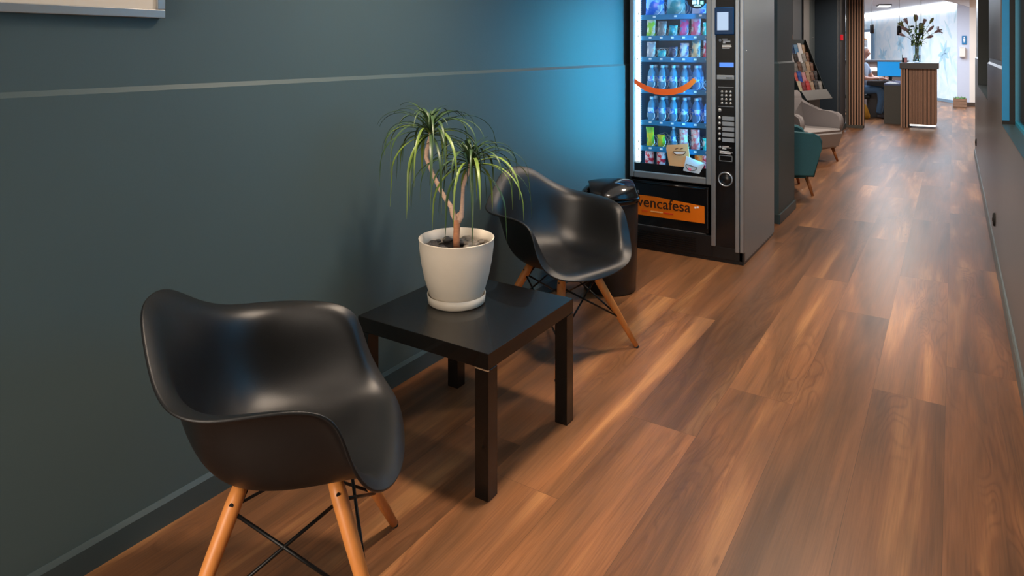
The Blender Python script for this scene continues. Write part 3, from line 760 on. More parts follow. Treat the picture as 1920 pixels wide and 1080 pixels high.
# stickers on the pane
b = NB(); pts = []; 
arc = [(1188, 150), (1198, 158), (1212, 166), (1228, 171), (1245, 173), (1262, 172), (1278, 168), (1290, 161), (1299, 153), (1303, 149)]
def plane_pt(px, py, y=VY):
    # pixel of the photo measured on the machine's front plane, in metres
    a = math.radians(32.898); rx = -math.sin(a) * 1280 + math.cos(a) * (px - 960); ry = math.cos(a) * 1280 + math.sin(a) * (px - 960)
    k = y / ry; return rx * k, H + k * (91 - py)
arcm = [plane_pt(*p) for p in arc]
up = []; dn = []
for i, p in enumerate(arcm):
    a = arcm[max(i - 1, 0)]; c = arcm[min(i + 1, len(arcm) - 1)]
    d = Vector((c[0] - a[0], c[1] - a[1])).normalized(); nn = Vector((-d.y, d.x)); w_ = .012 + .009 * math.sin(PI * i / (len(arcm) - 1)) ** .7
    if i == len(arcm) - 1: w_ = .014
    up.append((p[0] - ox + nn.x * w_, p[1] + nn.y * w_)); dn.append((p[0] - ox - nn.x * w_, p[1] - nn.y * w_))
ep = arcm[-1]; cap = [(ep[0] - ox + .016 * math.cos(q), ep[1] + .016 * math.sin(q)) for q in (1.0, .5, 0)]
for i in range(len(up) - 1):
    extr(b, [up[i], up[i + 1], dn[i + 1], dn[i]], 'y', .0015, .0035)
obj('orange_smile_sticker', b, M['orange_arc'], V)
def poly_sticker(name, px, m, y0=.001, y1=.003, parent=None):
    b = NB(); extr(b, [(plane_pt(*p)[0] - ox, plane_pt(*p)[1]) for p in px], 'y', y0, y1); return obj(name, b, m, parent or V)
M['kraft'] = mat('kraft_cup_print', lin((206, 160, 112)), .6, noise=.06, emit=lin((206, 160, 112)), estr=0)
M['pale_cup'] = mat('pale_cup_print', lin((190, 208, 222)), .6, noise=.06)
c1 = poly_sticker('cup_sticker', [(1250, 272), (1290, 270), (1291, 278), (1296, 320), (1256, 317), (1249, 279)], M['kraft'])
c2 = poly_sticker('cup_sticker', [(1287, 293), (1322, 307), (1311, 326), (1281, 320)], M['pale_cup'], -.001, .001)
M['pink'] = mat('pink_print', lin((230, 120, 150)), .5, noise=.05)
def smile(cx_, cy_, wd, dp, parent, y, filled=True, tilt=0):
    P = []
    for i in range(11):
        a = PI + PI * i / 10; P.append((math.cos(a) * wd, math.sin(a) * dp * -1))
    P = [(q[0] * math.cos(tilt) - q[1] * math.sin(tilt), q[0] * math.sin(tilt) + q[1] * math.cos(tilt)) for q in P]
    b = NB(); xs_ = [(plane_pt(cx_ + q[0], cy_ + q[1])[0] - ox, 0, plane_pt(cx_ + q[0], cy_ + q[1])[1]) for q in P]
    xs_ = [(q[0], y, q[2]) for q in xs_ + [xs_[0]]]
    tube(b, xs_, .0022, 5); obj('smile_print', b, M['ink'], parent)
smile(1274, 284, 12, 7, c1, -.0005); smile(1297, 311, 11, 9, c2, -.002, tilt=.3)
poly_sticker('mouth_print', [(1263, 285), (1285, 285), (1281, 289), (1268, 289)], M['white_ink'], -.0006, .0008, c1)
poly_sticker('mouth_print', [(1291, 314), (1297, 317), (1295, 321), (1289, 319)], M['pink'], -.0026, -.0012, c2)
for a_, b2 in ((1266, 1272), (1275, 1281)):
    poly_sticker('brow_print', [(a_, 279), (b2, 277), (b2, 278.2), (a_, 280.2)], M['ink'], -.0006, .0008, c1)
b = NB(); cx_, cz_ = plane_pt(1307, -3); n = 40; rr_ = .068
extr(b, [(cx_ - ox + rr_ * math.cos(2 * PI * i / n), cz_ + rr_ * math.sin(2 * PI * i / n)) for i in range(n)], 'y', .0, .002); st = obj('round_black_sticker', b, M['black_matt'], V)
b = NB(); box(b, cx_ - ox - .022, cx_ - ox + .026, -.0012, 0, cz_ - .052, cz_ - .047); box(b, cx_ - ox - .032, cx_ - ox - .006, -.0012, 0, cz_ - .038, cz_ - .012); box(b, cx_ - ox - .0, cx_ - ox + .014, -.0012, 0, cz_ - .040, cz_ - .010); obj('sticker_print', b, M['white_ink'], st)
b = NB(); box(b, cx_ - ox + .022, cx_ - ox + .042, -.0012, 0, cz_ - .04, cz_ - .018); obj('sticker_print', b, M['kraft'], st)
# control panel
vb('control_panel', -1.288, -1.166, -.004, .03, .10, VH - .01, M['black_gloss'], bev=.003)
M['screen'] = mat('card_reader_screen', (0.02, 0.02, 0.02), .3, emit=(0.55, 0.74, 1.0), estr=.85)
M['lcd'] = mat('blue_lcd', (0.01, 0.02, 0.05), .3, emit=(0.10, 0.30, 1.0), estr=1.0)
M['bezel'] = mat('navy_bezel', (0.005, 0.03, 0.09), .15, noise=.1)
cr = vb('card_reader', -1.295, -1.172, -.018, -.003, 1.462, 1.640, M['bezel'], bev=.006)
vb('reader_screen', -1.276, -1.205, -.0195, -.0175, 1.492, 1.608, M['screen'], cr)
vb('display', -1.266, -1.176, -.0065, -.0038, 1.256, 1.285, M['lcd'])
b = NB()
for z, x0, x1 in ((1.436, -1.247, -1.215), (1.427, -1.243, -1.197), (1.419, -1.243, -1.197), (1.411, -1.243, -1.228), (1.396, -1.248, -1.192), (1.386, -1.248, -1.190), (1.377, -1.248, -1.200)):
    box(b, x0 - ox, x1 - ox, -.0052, -.0038, z - .0016, z + .0016)
b2 = NB(); lathe(b2, [(0, 0), (.009, 0), (.009, .001), (0, .001)], 16); q = obj('printed_badge', b2, M['grey_label'], V, loc=(-1.262 - ox, -.0045, 1.428)); q.rotation_euler = (PI / 2, 0, 0)
b2 = NB(); lathe(b2, [(0, 0), (.009, 0), (.009, .001), (0, .001)], 16); q = obj('printed_badge', b2, M['grey_label'], V, loc=(-1.262 - ox, -.0045, .741)); q.rotation_euler = (PI / 2, 0, 0)
for z, x0, x1 in ((.748, -1.247, -1.205), (.740, -1.247, -1.190), (.732, -1.247, -1.222), (.716, -1.265, -1.200), (.709, -1.265, -1.182), (.702, -1.265, -1.195)):
    box(b, x0 - ox, x1 - ox, -.0052, -.0038, z - .0015, z + .0015)
obj('small_print', b, M['white_ink'], V)
cs = vb('coin_slot_plate', -1.282, -1.172, -.010, -.003, 1.176, 1.204, M['grey_label'], bev=.002)
vb('coin_slot', -1.222, -1.182, -.0112, -.0095, 1.185, 1.190, M['black_matt'], cs)
for r in range(4):
    for c in range(3):
        z = 1.098 - r * .0245; x = -1.250 + c * .027
        b = NB(); lathe(b, [(0, .007), (.005, .007), (.0078, .004), (.0085, 0), (0, 0)], 14); q = obj('keypad_button', b, M['key'], V, loc=(x - ox, -.004, z)); q.rotation_euler = (PI / 2, 0, 0)
b = NB(); box(b, -1.275 - ox, -1.176 - ox, -.006, -.003, 1.001, 1.004); box(b, -1.275 - ox, -1.176 - ox, -.006, -.003, 1.126, 1.129); obj('keypad_line', b, M['grey_label'], V)
b = NB(); lathe(b, [(0, .009), (.008, .009), (.011, .005), (.012, 0), (0, 0)], 18); q = obj('return_button', b, M['key'], V, loc=(-1.264 - ox, -.004, .978)); q.rotation_euler = (PI / 2, 0, 0)
for i in range(5):
    z = .929 - i * .0345
    b = NB(); lathe(b, [(0, .008), (.006, .008), (.009, .004), (.010, 0), (0, 0)], 16); q = obj('selection_button', b, M['key'], V, loc=(-1.266 - ox, -.004, z)); q.rotation_euler = (PI / 2, 0, 0)
    vb('selection_label', -1.247, -1.172, -.0062, -.0036, z - .014, z + .011, M['grey_label'])
b = NB(); x0, x1, z0, z1 = -1.266 - ox, -1.184 - ox, .652, .690
for q in ((x0, x1, z0, z0 + .003), (x0, x1, z1 - .003, z1), (x0, x0 + .003, z0, z1), (x1 - .003, x1, z0, z1)): box(b, q[0], q[1], -.0058, -.0035, q[2], q[3])
obj('label_outline', b, M['grey_label'], V)
b = NB(); n = 40
lathe(b, [(.038, .0), (.047, .0), (.048, .008), (.043, .013), (.038, .009), (.038, 0)], 40); q = obj('coin_return_ring', b, M['alu'], V, loc=(-1.226 - ox, -.004, .538)); q.rotation_euler = (PI / 2, 0, 0)
b = NB(); lathe(b, [(0, .002), (.037, .004), (.038, 0), (0, 0)], 32); q = obj('coin_return_cup', b, M['black_matt'], V, loc=(-1.226 - ox, -.004, .538)); q.rotation_euler = (PI / 2, 0, 0)

# ------------------------------------------------------------------ snacks and drinks in the machine
def packet_mat(name, c1, c2, sc=18):
    m = bpy.data.materials.new(name); m.use_nodes = True; nt = m.node_tree; b = nt.nodes['Principled BSDF']
    tc = nt.nodes.new('ShaderNodeTexCoord'); n = nt.nodes.new('ShaderNodeTexNoise'); n.inputs['Scale'].default_value = sc; n.inputs['Detail'].default_value = 2
    nt.links.new(tc.outputs['Object'], n.inputs['Vector']); r = nt.nodes.new('ShaderNodeValToRGB'); r.color_ramp.interpolation = 'EASE'
    r.color_ramp.elements[0].position = .44; r.color_ramp.elements[1].position = .54
    r.color_ramp.elements[0].color = (*lin(c1), 1); r.color_ramp.elements[1].color = (*lin(c2), 1)
    nt.links.new(n.outputs['Fac'], r.inputs[0]); nt.links.new(r.outputs[0], b.inputs['Base Color']); b.inputs['Roughness'].default_value = .25
    return m
def packet(label, grp, x, z, wd, ht, th, m, lean=0.0, y=.085, cat='snack packet', name='snack_packet'):
    bm = NB(); nx, nz = 8, 10; F = []; B = []
    for j in range(nz + 1):
        v = j / nz; fr_ = []; br_ = []
        for i in range(nx + 1):
            u = i / nx; puff = (math.sin(PI * u) ** .5) * (math.sin(PI * min(1, max(0, (v - .06) / .88))) ** .5) if 0 < u < 1 else 0
            px = (u - .5) * wd * (1 - .06 * math.sin(PI * v)); pz = v * ht
            wob = .0015 * math.sin(9 * u + 5 * v + x * 40)
            fr_.append(bm.verts.new((px, -th * .5 * puff + wob, pz))); br_.append(bm.verts.new((px, th * .5 * puff + .0006 + wob, pz)))
        F.append(fr_); B.append(br_)
    for j in range(nz):
        for i in range(nx):
            bm.faces.new([F[j][i], F[j][i + 1], F[j + 1][i + 1], F[j + 1][i]]); bm.faces.new([B[j][i + 1], B[j][i], B[j + 1][i], B[j + 1][i + 1]])
    bmesh.ops.remove_doubles(bm, verts=bm.verts, dist=.0004)
    o = obj(name, bm, m, None, smooth=True); o.location = (x, VY + y, z); o.rotation_euler = (-lean, 0, random.uniform(-.15, .15))
    return tag(o, label, cat, grp)
PM = {
 'blue': packet_mat('blue_bag', (20, 110, 230), (150, 210, 250)), 'teal': packet_mat('teal_bag', (60, 150, 160), (150, 190, 190)),
 'whiteblue': packet_mat('white_blue_bag', (230, 240, 250), (90, 140, 230)), 'lime': packet_mat('lime_bag', (150, 210, 60), (230, 240, 220)),
 'grey': packet_mat('grey_bag', (130, 140, 150), (190, 190, 200)), 'cyan': packet_mat('cyan_bag', (20, 170, 200), (120, 220, 230)),
 'pink': packet_mat('pink_bag', (235, 90, 160), (120, 150, 220)), 'pinkw': packet_mat('pink_white_bag', (240, 120, 170), (235, 225, 235)),
 'green': packet_mat('mint_bag', (60, 200, 170), (230, 250, 240)), 'silver': packet_mat('silver_bag', (170, 180, 200), (230, 235, 240)),
 'dark': packet_mat('dark_bag', (50, 60, 90), (110, 120, 160)), 'red': packet_mat('red_white_bag', (230, 60, 70), (245, 240, 240)),
 'cream': packet_mat('cream_bag', (245, 235, 190), (90, 160, 170)), 'yellow': packet_mat('yellow_bag', (220, 215, 40), (120, 190, 60)),
 'straw': packet_mat('pink_cream_sticks', (240, 150, 160), (240, 230, 230), 40), 'orange': packet_mat('orange_can_print', (255, 140, 30), (255, 210, 120), 30),
 'cola': packet_mat('red_can_print', (225, 30, 60), (245, 225, 235), 34)}
s0 = shelf[0] + .008
packet('bright blue snack bag on the top visible shelf of the machine', 'bags on the top shelf', slot3[0], s0, .135, .165, .05, PM['blue'])
packet('teal and grey snack bag beside the bright blue bag on the top shelf', 'bags on the top shelf', slot3[1], s0, .135, .150, .05, PM['teal'])
packet('white and blue snack bag below the round black sticker', 'bags on the top shelf', slot3[2], s0, .120, .130, .05, PM['whiteblue'])
rowB = [('lime', 'lime green and white snack packet at the left end of the second shelf', .130), ('grey', 'dull grey snack packet, second from left on the second shelf', .105), ('cyan', 'plain cyan snack packet in the middle of the second shelf', .075),
        ('pink', 'pink and blue snack packet left of the pink and white one', .115), ('pinkw', 'pink and white snack packet on the second shelf', .120), ('green', 'mint green snack packet at the right end of the second shelf', .09)]
for k, (m_, lb, hh) in enumerate(rowB): packet(lb, 'packets on the second shelf', slots[k], shelf[1] + .008, .064, hh, .03, PM[m_], .12)
rowC = [('silver', 'silver snack packet at the left end of the third shelf', .110), ('cyan', 'low pale blue packet lying back on the third shelf', .05), ('dark', 'dark violet snack packet in the middle of the third shelf', .075),
        ('whiteblue', 'white and blue packet left of the tall cream packet', .10), ('cream', 'tall cream striped snack packet on the third shelf', .125), ('red', 'red and white snack packet at the right end of the third shelf', .115)]
for k, (m_, lb, hh) in enumerate(rowC): packet(lb, 'packets on the third shelf', slots[k], shelf[2] + .008, .062, hh, .03, PM[m_], .12)
rowF = [('yellow', 'yellow-green snack packet at the left end of the lowest spiral shelf', .135, .5), ('yellow', 'small yellow packet second from left on the lowest spiral shelf', .085, .5), None,
        ('straw', 'pink and cream stick packet left of its twin, above the cup stickers', .135, .35), ('straw', 'pink and cream stick packet, the right one of the twins', .135, .35), ('green', 'pale green packet at the right end of the lowest spiral shelf', .08, .2)]
for k, e in enumerate(rowF):
    if e: packet(e[1], 'packets on the lowest spiral shelf', slots[k], shelf[5] + .008, .058, e[2], .028, PM[e[0]], -e[3] * .3)
M['water'] = mat('pale_blue_bottle', (0.25, 0.62, 0.95), .08, trans=.6, noise=.05, ior=1.2)
M['cap'] = mat('white_blue_cap', (0.55, 0.8, 1.0), .35, noise=.05)
M['blabel'] = packet_mat('bottle_label', (40, 120, 220), (200, 230, 250), 30)
ordn = ['first', 'second', 'third', 'fourth', 'fifth', 'sixth']
proto = None
def bottle(x, y, z, label, grp, sc=1.0):
    global proto
    if proto is None:
        r = thing('water_bottle', label, 'bottle', (x, VY + y, z), 0, grp)
        bm = NB(); lathe(bm, [(0, 0), (.026, 0), (.029, .005), (.029, .05), (.0275, .055), (.029, .06), (.029, .105), (.026, .125), (.014, .150), (.012, .160), (0, .160)], 20); obj('bottle_body', bm, M['water'], r)
        bm = NB(); lathe(bm, [(.0296, .055), (.0300, .058), (.0300, .092), (.0296, .095)], 20); obj('bottle_label', bm, M['blabel'], r)
        bm = NB(); lathe(bm, [(0, .158), (.0145, .158), (.0145, .176), (.012, .178), (0, .178)], 16); obj('cap', bm, M['cap'], r)
        proto = r
    else:
        r = proto.copy(); COL.objects.link(r); r.location = (x, VY + y, z); r['label'] = label; r['group'] = grp
        for ch in list(proto.children):
            c = ch.copy(); COL.objects.link(c); c.parent = r
    r.rotation_euler = (math.radians(-14), 0, random.uniform(0, 6)) if False else (0, 0, random.uniform(0, 6))
    r.scale = (sc, sc, sc)
for si, nm in ((3, 'upper'), (4, 'lower')):
    for k in range(6):
        for d in range(2):
            if si == 3 and k == 5: continue
            bottle(slots[k], .100 + d * .075, shelf[si] + .008, 'water bottle in the %s slot from left on the %s bottle shelf, %s' % (ordn[k], nm, ('front one', 'back one')[d]), 'water bottles in the machine', .92)
bottle(slots[2], .10, shelf[5] + .008, 'clear water bottle standing just above the tan cup sticker', 'water bottles in the machine', .8)
def can(x, m, label, grp):
    r = thing('drinks_can', label, 'can', (x, VY + .085, .5605), 0, grp)
    bm = NB(); lathe(bm, [(0, .0), (.024, 0), (.031, .008), (.031, .098), (.026, .108)], 24); obj('can_body', bm, m, r)
    bm = NB(); lathe(bm, [(.026, .108), (.027, .111), (.024, .109), (0, .108)], 24); obj('can_lid', bm, M['alu'], r)
can(-1.775, PM['cola'], 'red and white drinks can, leftmost on the floor of the machine', 'drinks cans in the machine')
can(-1.690, PM['cola'], 'red and white drinks can between its twin and the tan cup sticker', 'drinks cans in the machine')
can(-1.425, PM['orange'], 'orange drinks can behind the pale cup sticker', 'drinks cans in the machine')
can(-1.375, PM['cola'], 'red drinks can cut off by the right edge of the machine window', 'drinks cans in the machine')

# wall sockets
for (y, z, lb) in ((5.57, .235, 'black round cable socket low on the right wall, the nearer one'), (9.95, .245, 'black round cable socket low on the right wall, the farther one')):
    r = thing('wall_socket', lb, 'wall socket', (XR, y, z), 0, 'sockets on the right wall')
    b = NB(); lathe(b, [(0, .012), (.03, .014), (.042, .012), (.046, 0), (0, 0)], 28); q = obj('cover', b, M['rubber'], r); q.rotation_euler = (0, -PI / 2, 0)
    b = NB(); lathe(b, [(0, .016), (.012, .016), (.014, .010), (0, .010)], 18); q = obj('plug_hole', b, M['black_gloss'], r); q.rotation_euler = (0, -PI / 2, 0)

# ------------------------------------------------------------------ upholstered armchairs in the recess
def soft(o, lv=2):
    mod(o, 'SUBSURF', levels=lv, render_levels=lv); return o
def arm_panel(sy, th=.075, fx=0.0):
    """side of a tub armchair: outline in x/z, thickness in y; top curves up to the back"""
    out = [(.235, .19), (.300, .46), (.305, .52), (.285, .565), (.235, .592), (.15, .600), (.0, .605), (-.13, .625), (-.25, .69), (-.33, .75), (-.385, .74), (-.38, .60), (-.34, .30), (-.29, .19)]
    out = [(p[0] + (fx if p[0] > .2 else 0), p[1]) for p in out]
    bm = NB(); extr(bm, out, 'y', sy * .345 - th / 2, sy * .345 + th / 2)
    bmesh.ops.bevel(bm, geom=[e for e in bm.edges if abs(e.verts[0].co.y - e.verts[1].co.y) < 1e-5], offset=.018, segments=3, affect='EDGES')
    return bm
def tub_chair(label, loc, rz, mf, mseat, group=None, fx=0.0, cx0=0.0):
    t = thing('tub_armchair', label, 'armchair', loc, rz, group)
    for sy in (1, -1): mod(obj('arm', arm_panel(sy, fx=fx), mf, t, smooth=True), 'WEIGHTED_NORMAL', weight=100)
    bm = NB(); extr(bm, [(-.20, .17), (-.29, .17), (-.385, .62), (-.40, .80), (-.37, .835), (-.31, .83), (-.27, .74), (-.22, .40)], 'y', -.345, .345)
    bmesh.ops.bevel(bm, geom=list(bm.edges), offset=.02, segments=3, affect='EDGES'); obj('backrest', bm, mf, t, smooth=True)
    bm = NB(); box(bm, -.24, .22, -.31, .31, .165, .20, bev=.01, seg=2); obj('seat_base', bm, mf, t)
    bm = NB(); extr(bm, [(-.24, .20), (.29 + cx0, .165), (.365 + cx0, .37), (.335 + cx0, .405), (-.24, .39)], 'y', -.305, .305); bmesh.ops.bevel(bm, geom=list(bm.edges), offset=.025, segments=4, affect='EDGES'); mod(obj('seat_cushion', bm, mseat, t, smooth=True), 'WEIGHTED_NORMAL', weight=100)
    for sx in (1, -1):
        for sy in (1, -1):
            bm = NB(); tube(bm, [(sx * .24, sy * .25, .168), (sx * .285, sy * .285, 0)], [.021, .012], 14); obj('leg', bm, M['oak_leg'], t)
    return t
tub_chair('teal fabric tub armchair with tapered wooden legs just past the pillar', (-1.475, 7.03, 0), math.radians(22), M['teal_f'], M['teal_f'], None, .045, -.04)
tg = tub_chair('light grey fabric tub armchair in front of the brochure rack', (-1.575, 9.03, 0), math.radians(-30), M['grey_f2'], M['grey_f'], None)

# ------------------------------------------------------------------ brochure rack
RK = thing('brochure_rack', 'dark grey sloping brochure rack on a pedestal behind the grey armchair', 'brochure rack', (-1.515, 10.01, 0), math.radians(-20))
bm = NB(); box(bm, -.30, -.08, -.14, .14, .02, .70); obj('pedestal', bm, M['desk_side'], RK)
bm = NB(); box(bm, -.36, -.02, -.24, .24, 0, .02, bev=.003); obj('base_plate', bm, M['base'], RK)
M['rack'] = mat('rack_grey_metal', lin((96, 98, 98)), .45, metal=.3, noise=.05)
def slab(bm, pts, y0, y1): extr(bm, pts, 'y', y0, y1)
bm = NB(); slab(bm, [(.0, .69), (-.085, .81), (-.095, .81), (-.012, .685)], -.325, .325); obj('front_lip', bm, M['rack'], RK)
bm = NB(); slab(bm, [(-.012, .685), (-.37, .69), (-.40, .70), (-.012, .70)], -.325, .325); slab(bm, [(-.40, .69), (-.385, .69), (-.40, 1.50), (-.415, 1.50)], -.325, .325); obj('back_board', bm, M['base'], RK)
for sy in (-1, 1):
    bm = NB(); extr(bm, [(.0, .69), (-.085, .81), (-.10, .80), (-.39, 1.50), (-.41, 1.50), (-.395, .69)], 'y', sy * .325 - .003, sy * .325 + .003); obj('side_panel', bm, M['base'], RK)
M['acryl'] = glassy('clear_rack_shelf', (.9, .95, .95))
tiers = []
for k in range(5):
    x = -.115 - k * .060; z = .755 + k * .128; tiers.append((x, z))
    bm = NB(); box(bm, x - .03, x + .02, -.32, .32, z - .004, z); obj('tier_shelf', bm, M['rack'], RK)
    bm = NB(); box(bm, x + .016, x + .020, -.32, .32, z, z + .045); obj('tier_lip', bm, M['acryl'], RK)
cols = {'red': (214, 40, 44), 'coral': (232, 92, 76), 'violet': (140, 110, 200), 'blue': (24, 80, 190), 'white': (232, 232, 236), 'navy': (30, 70, 120), 'sky': (90, 150, 200),
        'tan': (176, 146, 116), 'grey': (140, 138, 134), 'black': (26, 26, 30), 'pink': (220, 150, 160), 'maroon': (130, 24, 34), 'cream': (226, 214, 180), 'brown': (110, 76, 60), 'teal': (40, 130, 150)}
CM = {k: packet_mat('brochure_' + k, v, tuple(min(255, int(c * .75 + 60)) for c in v), 25) for k, v in cols.items()}
order = [['cream', 'maroon', 'red', 'tan', 'black', 'grey'], ['coral', 'blue', 'pink', 'tan', 'brown', 'black'], ['violet', 'grey', 'brown', 'grey', 'tan', 'brown'], ['coral', 'white', 'black', 'white', 'grey', 'brown'], ['navy', 'teal', 'navy', 'sky', 'white', 'tan']]
tn = ['lowest', 'second', 'third', 'fourth', 'topmost']
# local to world
cr_, sr_ = math.cos(math.radians(-20)), math.sin(math.radians(-20))
for k, (x, z) in enumerate(tiers):
    for j in range(6):
        y = -.265 + j * .106; hh = .165 if (j + k) % 2 else .185
        bm = NB(); box(bm, -.006, .006, -.046, .046, 0, hh, bev=.001, seg=1)
        bm2 = None
        o = obj('brochure', bm, CM[order[k][j]], None)
        wx = -1.515 + cr_ * (x - .004) - sr_ * y; wy = 10.01 + sr_ * (x - .004) + cr_ * y
        o.location = (wx, wy, z + .001); o.rotation_euler = (0, -math.radians(14), math.radians(-20))
        tag(o, '%s brochure, %s from the pillar side, on the %s tier of the rack' % (order[k][j], ordn[j], tn[k]), 'brochure', 'brochures in the rack')
for y, cn, lb in ((-.20, 'white', 'white and blue leaflet block standing on top of the brochure rack, nearer the pillar'), (-.08, 'brown', 'brown-edged booklet standing on top of the brochure rack')):
    x = -.385; bm = NB(); box(bm, -.012, .012, -.058, .058, 0, .13, bev=.001, seg=1)
    o = obj('leaflet_block', bm, CM[cn], None); o.location = (-1.515 + cr_ * x - sr_ * y, 10.01 + sr_ * x + cr_ * y, 1.396); o.rotation_euler = (0, -math.radians(12), math.radians(-20)); tag(o, lb, 'leaflets')
    o.location.z = tiers[4][1] + .20
    o.location.z = 1.50
bm = NB(); box(bm, .0, .002, -.018, .018, 0, .03); o = obj('lip_sticker', bm, M['white_ink'], RK); o.location = (-.042, 0, .735); o.rotation_euler = (0, -math.radians(35), 0)

# red alarm point on the recess wall
t = thing('alarm_call_point', 'small red alarm call point on the dark wall left of the slats', 'alarm', (-1.575, 12.50, 1.51), 0)
bm = NB(); box(bm, 0, .035, -.045, .045, 0, .095, bev=.004); obj('housing', bm, M['red'], t)
bm = NB(); box(bm, .035, .038, -.025, .025, .025, .07); obj('press_window', bm, mat('dark_red', lin((140, 10, 26)), .3, noise=.05), t)

# ------------------------------------------------------------------ reception counter
C0 = (-.78, 13.68)
rc = thing('reception_counter', 'dark-topped reception counter clad in vertical walnut slats', 'counter', (C0[0], C0[1], 0))
bm = NB(); box(bm, -.012, .565, -.02, .70, 1.025, 1.125, bev=.003); obj('countertop', bm, M['counter'], rc)
bm = NB(); box(bm, .12, .52, .05, .66, .06, 1.025); box(bm, .012, .13, .03, .66, 0, 1.025); obj('body', bm, M['slat_bg'], rc)
for i in range(3):
    bm = NB(); x = .004 + i * .042; box(bm, x, x + .024, .0, .03, 0, 1.024, bev=.002); obj('slat', bm, M['slat'], rc)
for i in range(20):
    bm = NB(); x = .132 + i * .0198; box(bm, x, x + .013, .028, .052, .062, 1.024, bev=.0015, seg=1); obj('slat', bm, M['slat'], rc)
for i in range(14):
    bm = NB(); y = .06 + i * .042; box(bm, .518, .534, y, y + .024, .062, 1.024, bev=.0015, seg=1); obj('slat', bm, M['slat'], rc)
M['toe'] = mat('toe_light', (1, 1, 1), .5, emit=(1.0, .86, .74), estr=3)
bm = NB(); box(bm, .14, .52, .055, .065, .035, .058); obj('toe_light', bm, M['toe'], rc)
# lower return desk on the left
dk = thing('return_desk', 'low dark return desk beside the reception counter, under the monitor', 'desk', (-1.07, 14.0, 0))
bm = NB(); box(bm, 0.0, .298, .20, 1.50, .705, .735, bev=.002); obj('desk_top', bm, M['desk_top'], dk)
bm = NB(); box(bm, .0, .29, .20, .23, 0, .705); obj('side_board', bm, M['desk_side'], dk)
bm = NB(); box(bm, -.40, .0, 1.42, 1.46, .0, .72); obj('modesty_board', bm, M['counter'], dk)
bm = NB(); box(bm, -.34, .0, .95, 1.50, .72, .75, bev=.002); obj('desk_top', bm, M['counter'], dk)
# monitor
mt = thing('computer_monitor', 'computer monitor with a bright blue screen on the return desk', 'monitor', (-1.035, 15.12, .7505), math.radians(-12))
bm = NB(); box(bm, -.235, .235, 0, .025, .075, .375, bev=.004); obj('casing', bm, M['black_matt'], mt)
M['mscreen'] = mat('monitor_screen', (0, .1, .3), .3, emit=(0.02, .33, .8), estr=.8, noise=.05)
bm = NB(); box(bm, -.225, .225, -.002, 0, .088, .365); obj('screen', bm, M['mscreen'], mt)
bm = NB(); box(bm, -.03, .03, .02, .035, .01, .12); obj('stand', bm, M['black_matt'], mt)
bm = NB(); box(bm, -.11, .11, -.06, .11, 0, .010, bev=.003); obj('stand_foot', bm, M['black_matt'], mt)
t = thing('keyboard', 'dark keyboard lying in front of the blue monitor', 'keyboard', (-1.25, 15.33, .75), math.radians(70))
bm = NB(); box(bm, -.20, .20, -.07, .07, 0, .016, bev=.003); obj('keyboard_body', bm, M['black_matt'], t)
bm = NB()
for i in range(14):
    for j in range(4): box(bm, -.19 + i * .0272, -.168 + i * .0272, -.058 + j * .029, -.034 + j * .029, .016, .020)
obj('keys', bm, M['base'], t)
bm = NB(); box(bm, -.08, .08, -.11, .11, 0, .006); o = obj('paper_sheet', bm, M['white_ink'], None); o.location = (-.95, 14.42, .735); o.rotation_euler = (0, 0, .3); tag(o, 'white sheet of paper on the low return desk', 'paper')
# back counter behind the person
bc = thing('back_counter', 'dark-edged high counter running behind the seated person', 'counter', (-1.75, 17.1, 0))
bm = NB(); box(bm, -1.6, .92, 0, .5, 1.075, 1.12, bev=.003); obj('countertop', bm, M['counter'], bc)
bm = NB(); box(bm, -1.6, .90, .06, .44, 0, 1.075); obj('body', bm, mat('brown_grey_board', lin((110, 96, 92)), .5, noise=.08), bc)
bm = NB(); box(bm, .05, .62, -.01, .05, .88, .95); obj('desk_light', bm, mat('warm_strip', (1, 1, 1), .5, emit=(1, .88, .8), estr=1.6), bc)
# things on the counter
t = thing('photo_stand', 'small dark-framed card standing on the reception counter', 'card stand', (-.73, 14.02, 1.125), math.radians(-14))
bm = NB(); box(bm, -.035, .035, 0, .012, 0, .085, bev=.002); obj('frame', bm, M['black_matt'], t)
bm = NB(); box(bm, -.010, .033, -.002, 0, .006, .08); obj('card', bm, CM['pink'], t)
t = thing('pen_stand', 'thin black pen on a round foot on the reception counter', 'pen', (-.776, 14.1, 1.125))
bm = NB(); lathe(bm, [(0, 0), (.028, 0), (.028, .006), (.006, .012), (0, .012)], 20); obj('foot', bm, M['black_matt'], t)
bm = NB(); tube(bm, [(0, 0, .01), (.004, 0, .14)], .005, 8); obj('pen', bm, M['black_matt'], t)

# ------------------------------------------------------------------ vase of lilies
LV = (-.545, 14.0, 1.125)
vs = thing('glass_vase', 'tall clear glass vase on the reception counter, holding the lilies', 'vase', LV)
M['vase'] = glassy('vase_glass', (.90, .96, 1.0), .10)
bm = NB(); lathe(bm, [(0, 0), (.058, 0), (.064, .01), (.062, .12), (.066, .30), (.070, .31), (.0665, .31), (.060, .29), (.057, .12), (.057, .02), (0, .015)], 36); obj('vase_body', bm, M['vase'], vs)
bm = NB(); lathe(bm, [(0, .018), (.0555, .02), (.0555, .14), (0, .14)], 24); obj('water', bm, mat('water', (.7, .88, .95), .02, trans=.9, noise=.02, ior=1.2), vs)
fl = thing('lily_bouquet', 'bouquet of closed and drooping lilies with dark leaves in the glass vase', 'flowers', (LV[0], LV[1], LV[2]))
M['bud'] = mat('mauve_lily_bud', lin((158, 136, 144)), .5, noise=.25, nscale=30)
M['bud_g'] = mat('green_lily_bud', lin((120, 130, 84)), .5, noise=.25, nscale=30)
M['lstem'] = mat('bright_green_stem', lin((120, 160, 40)), .45, noise=.2)
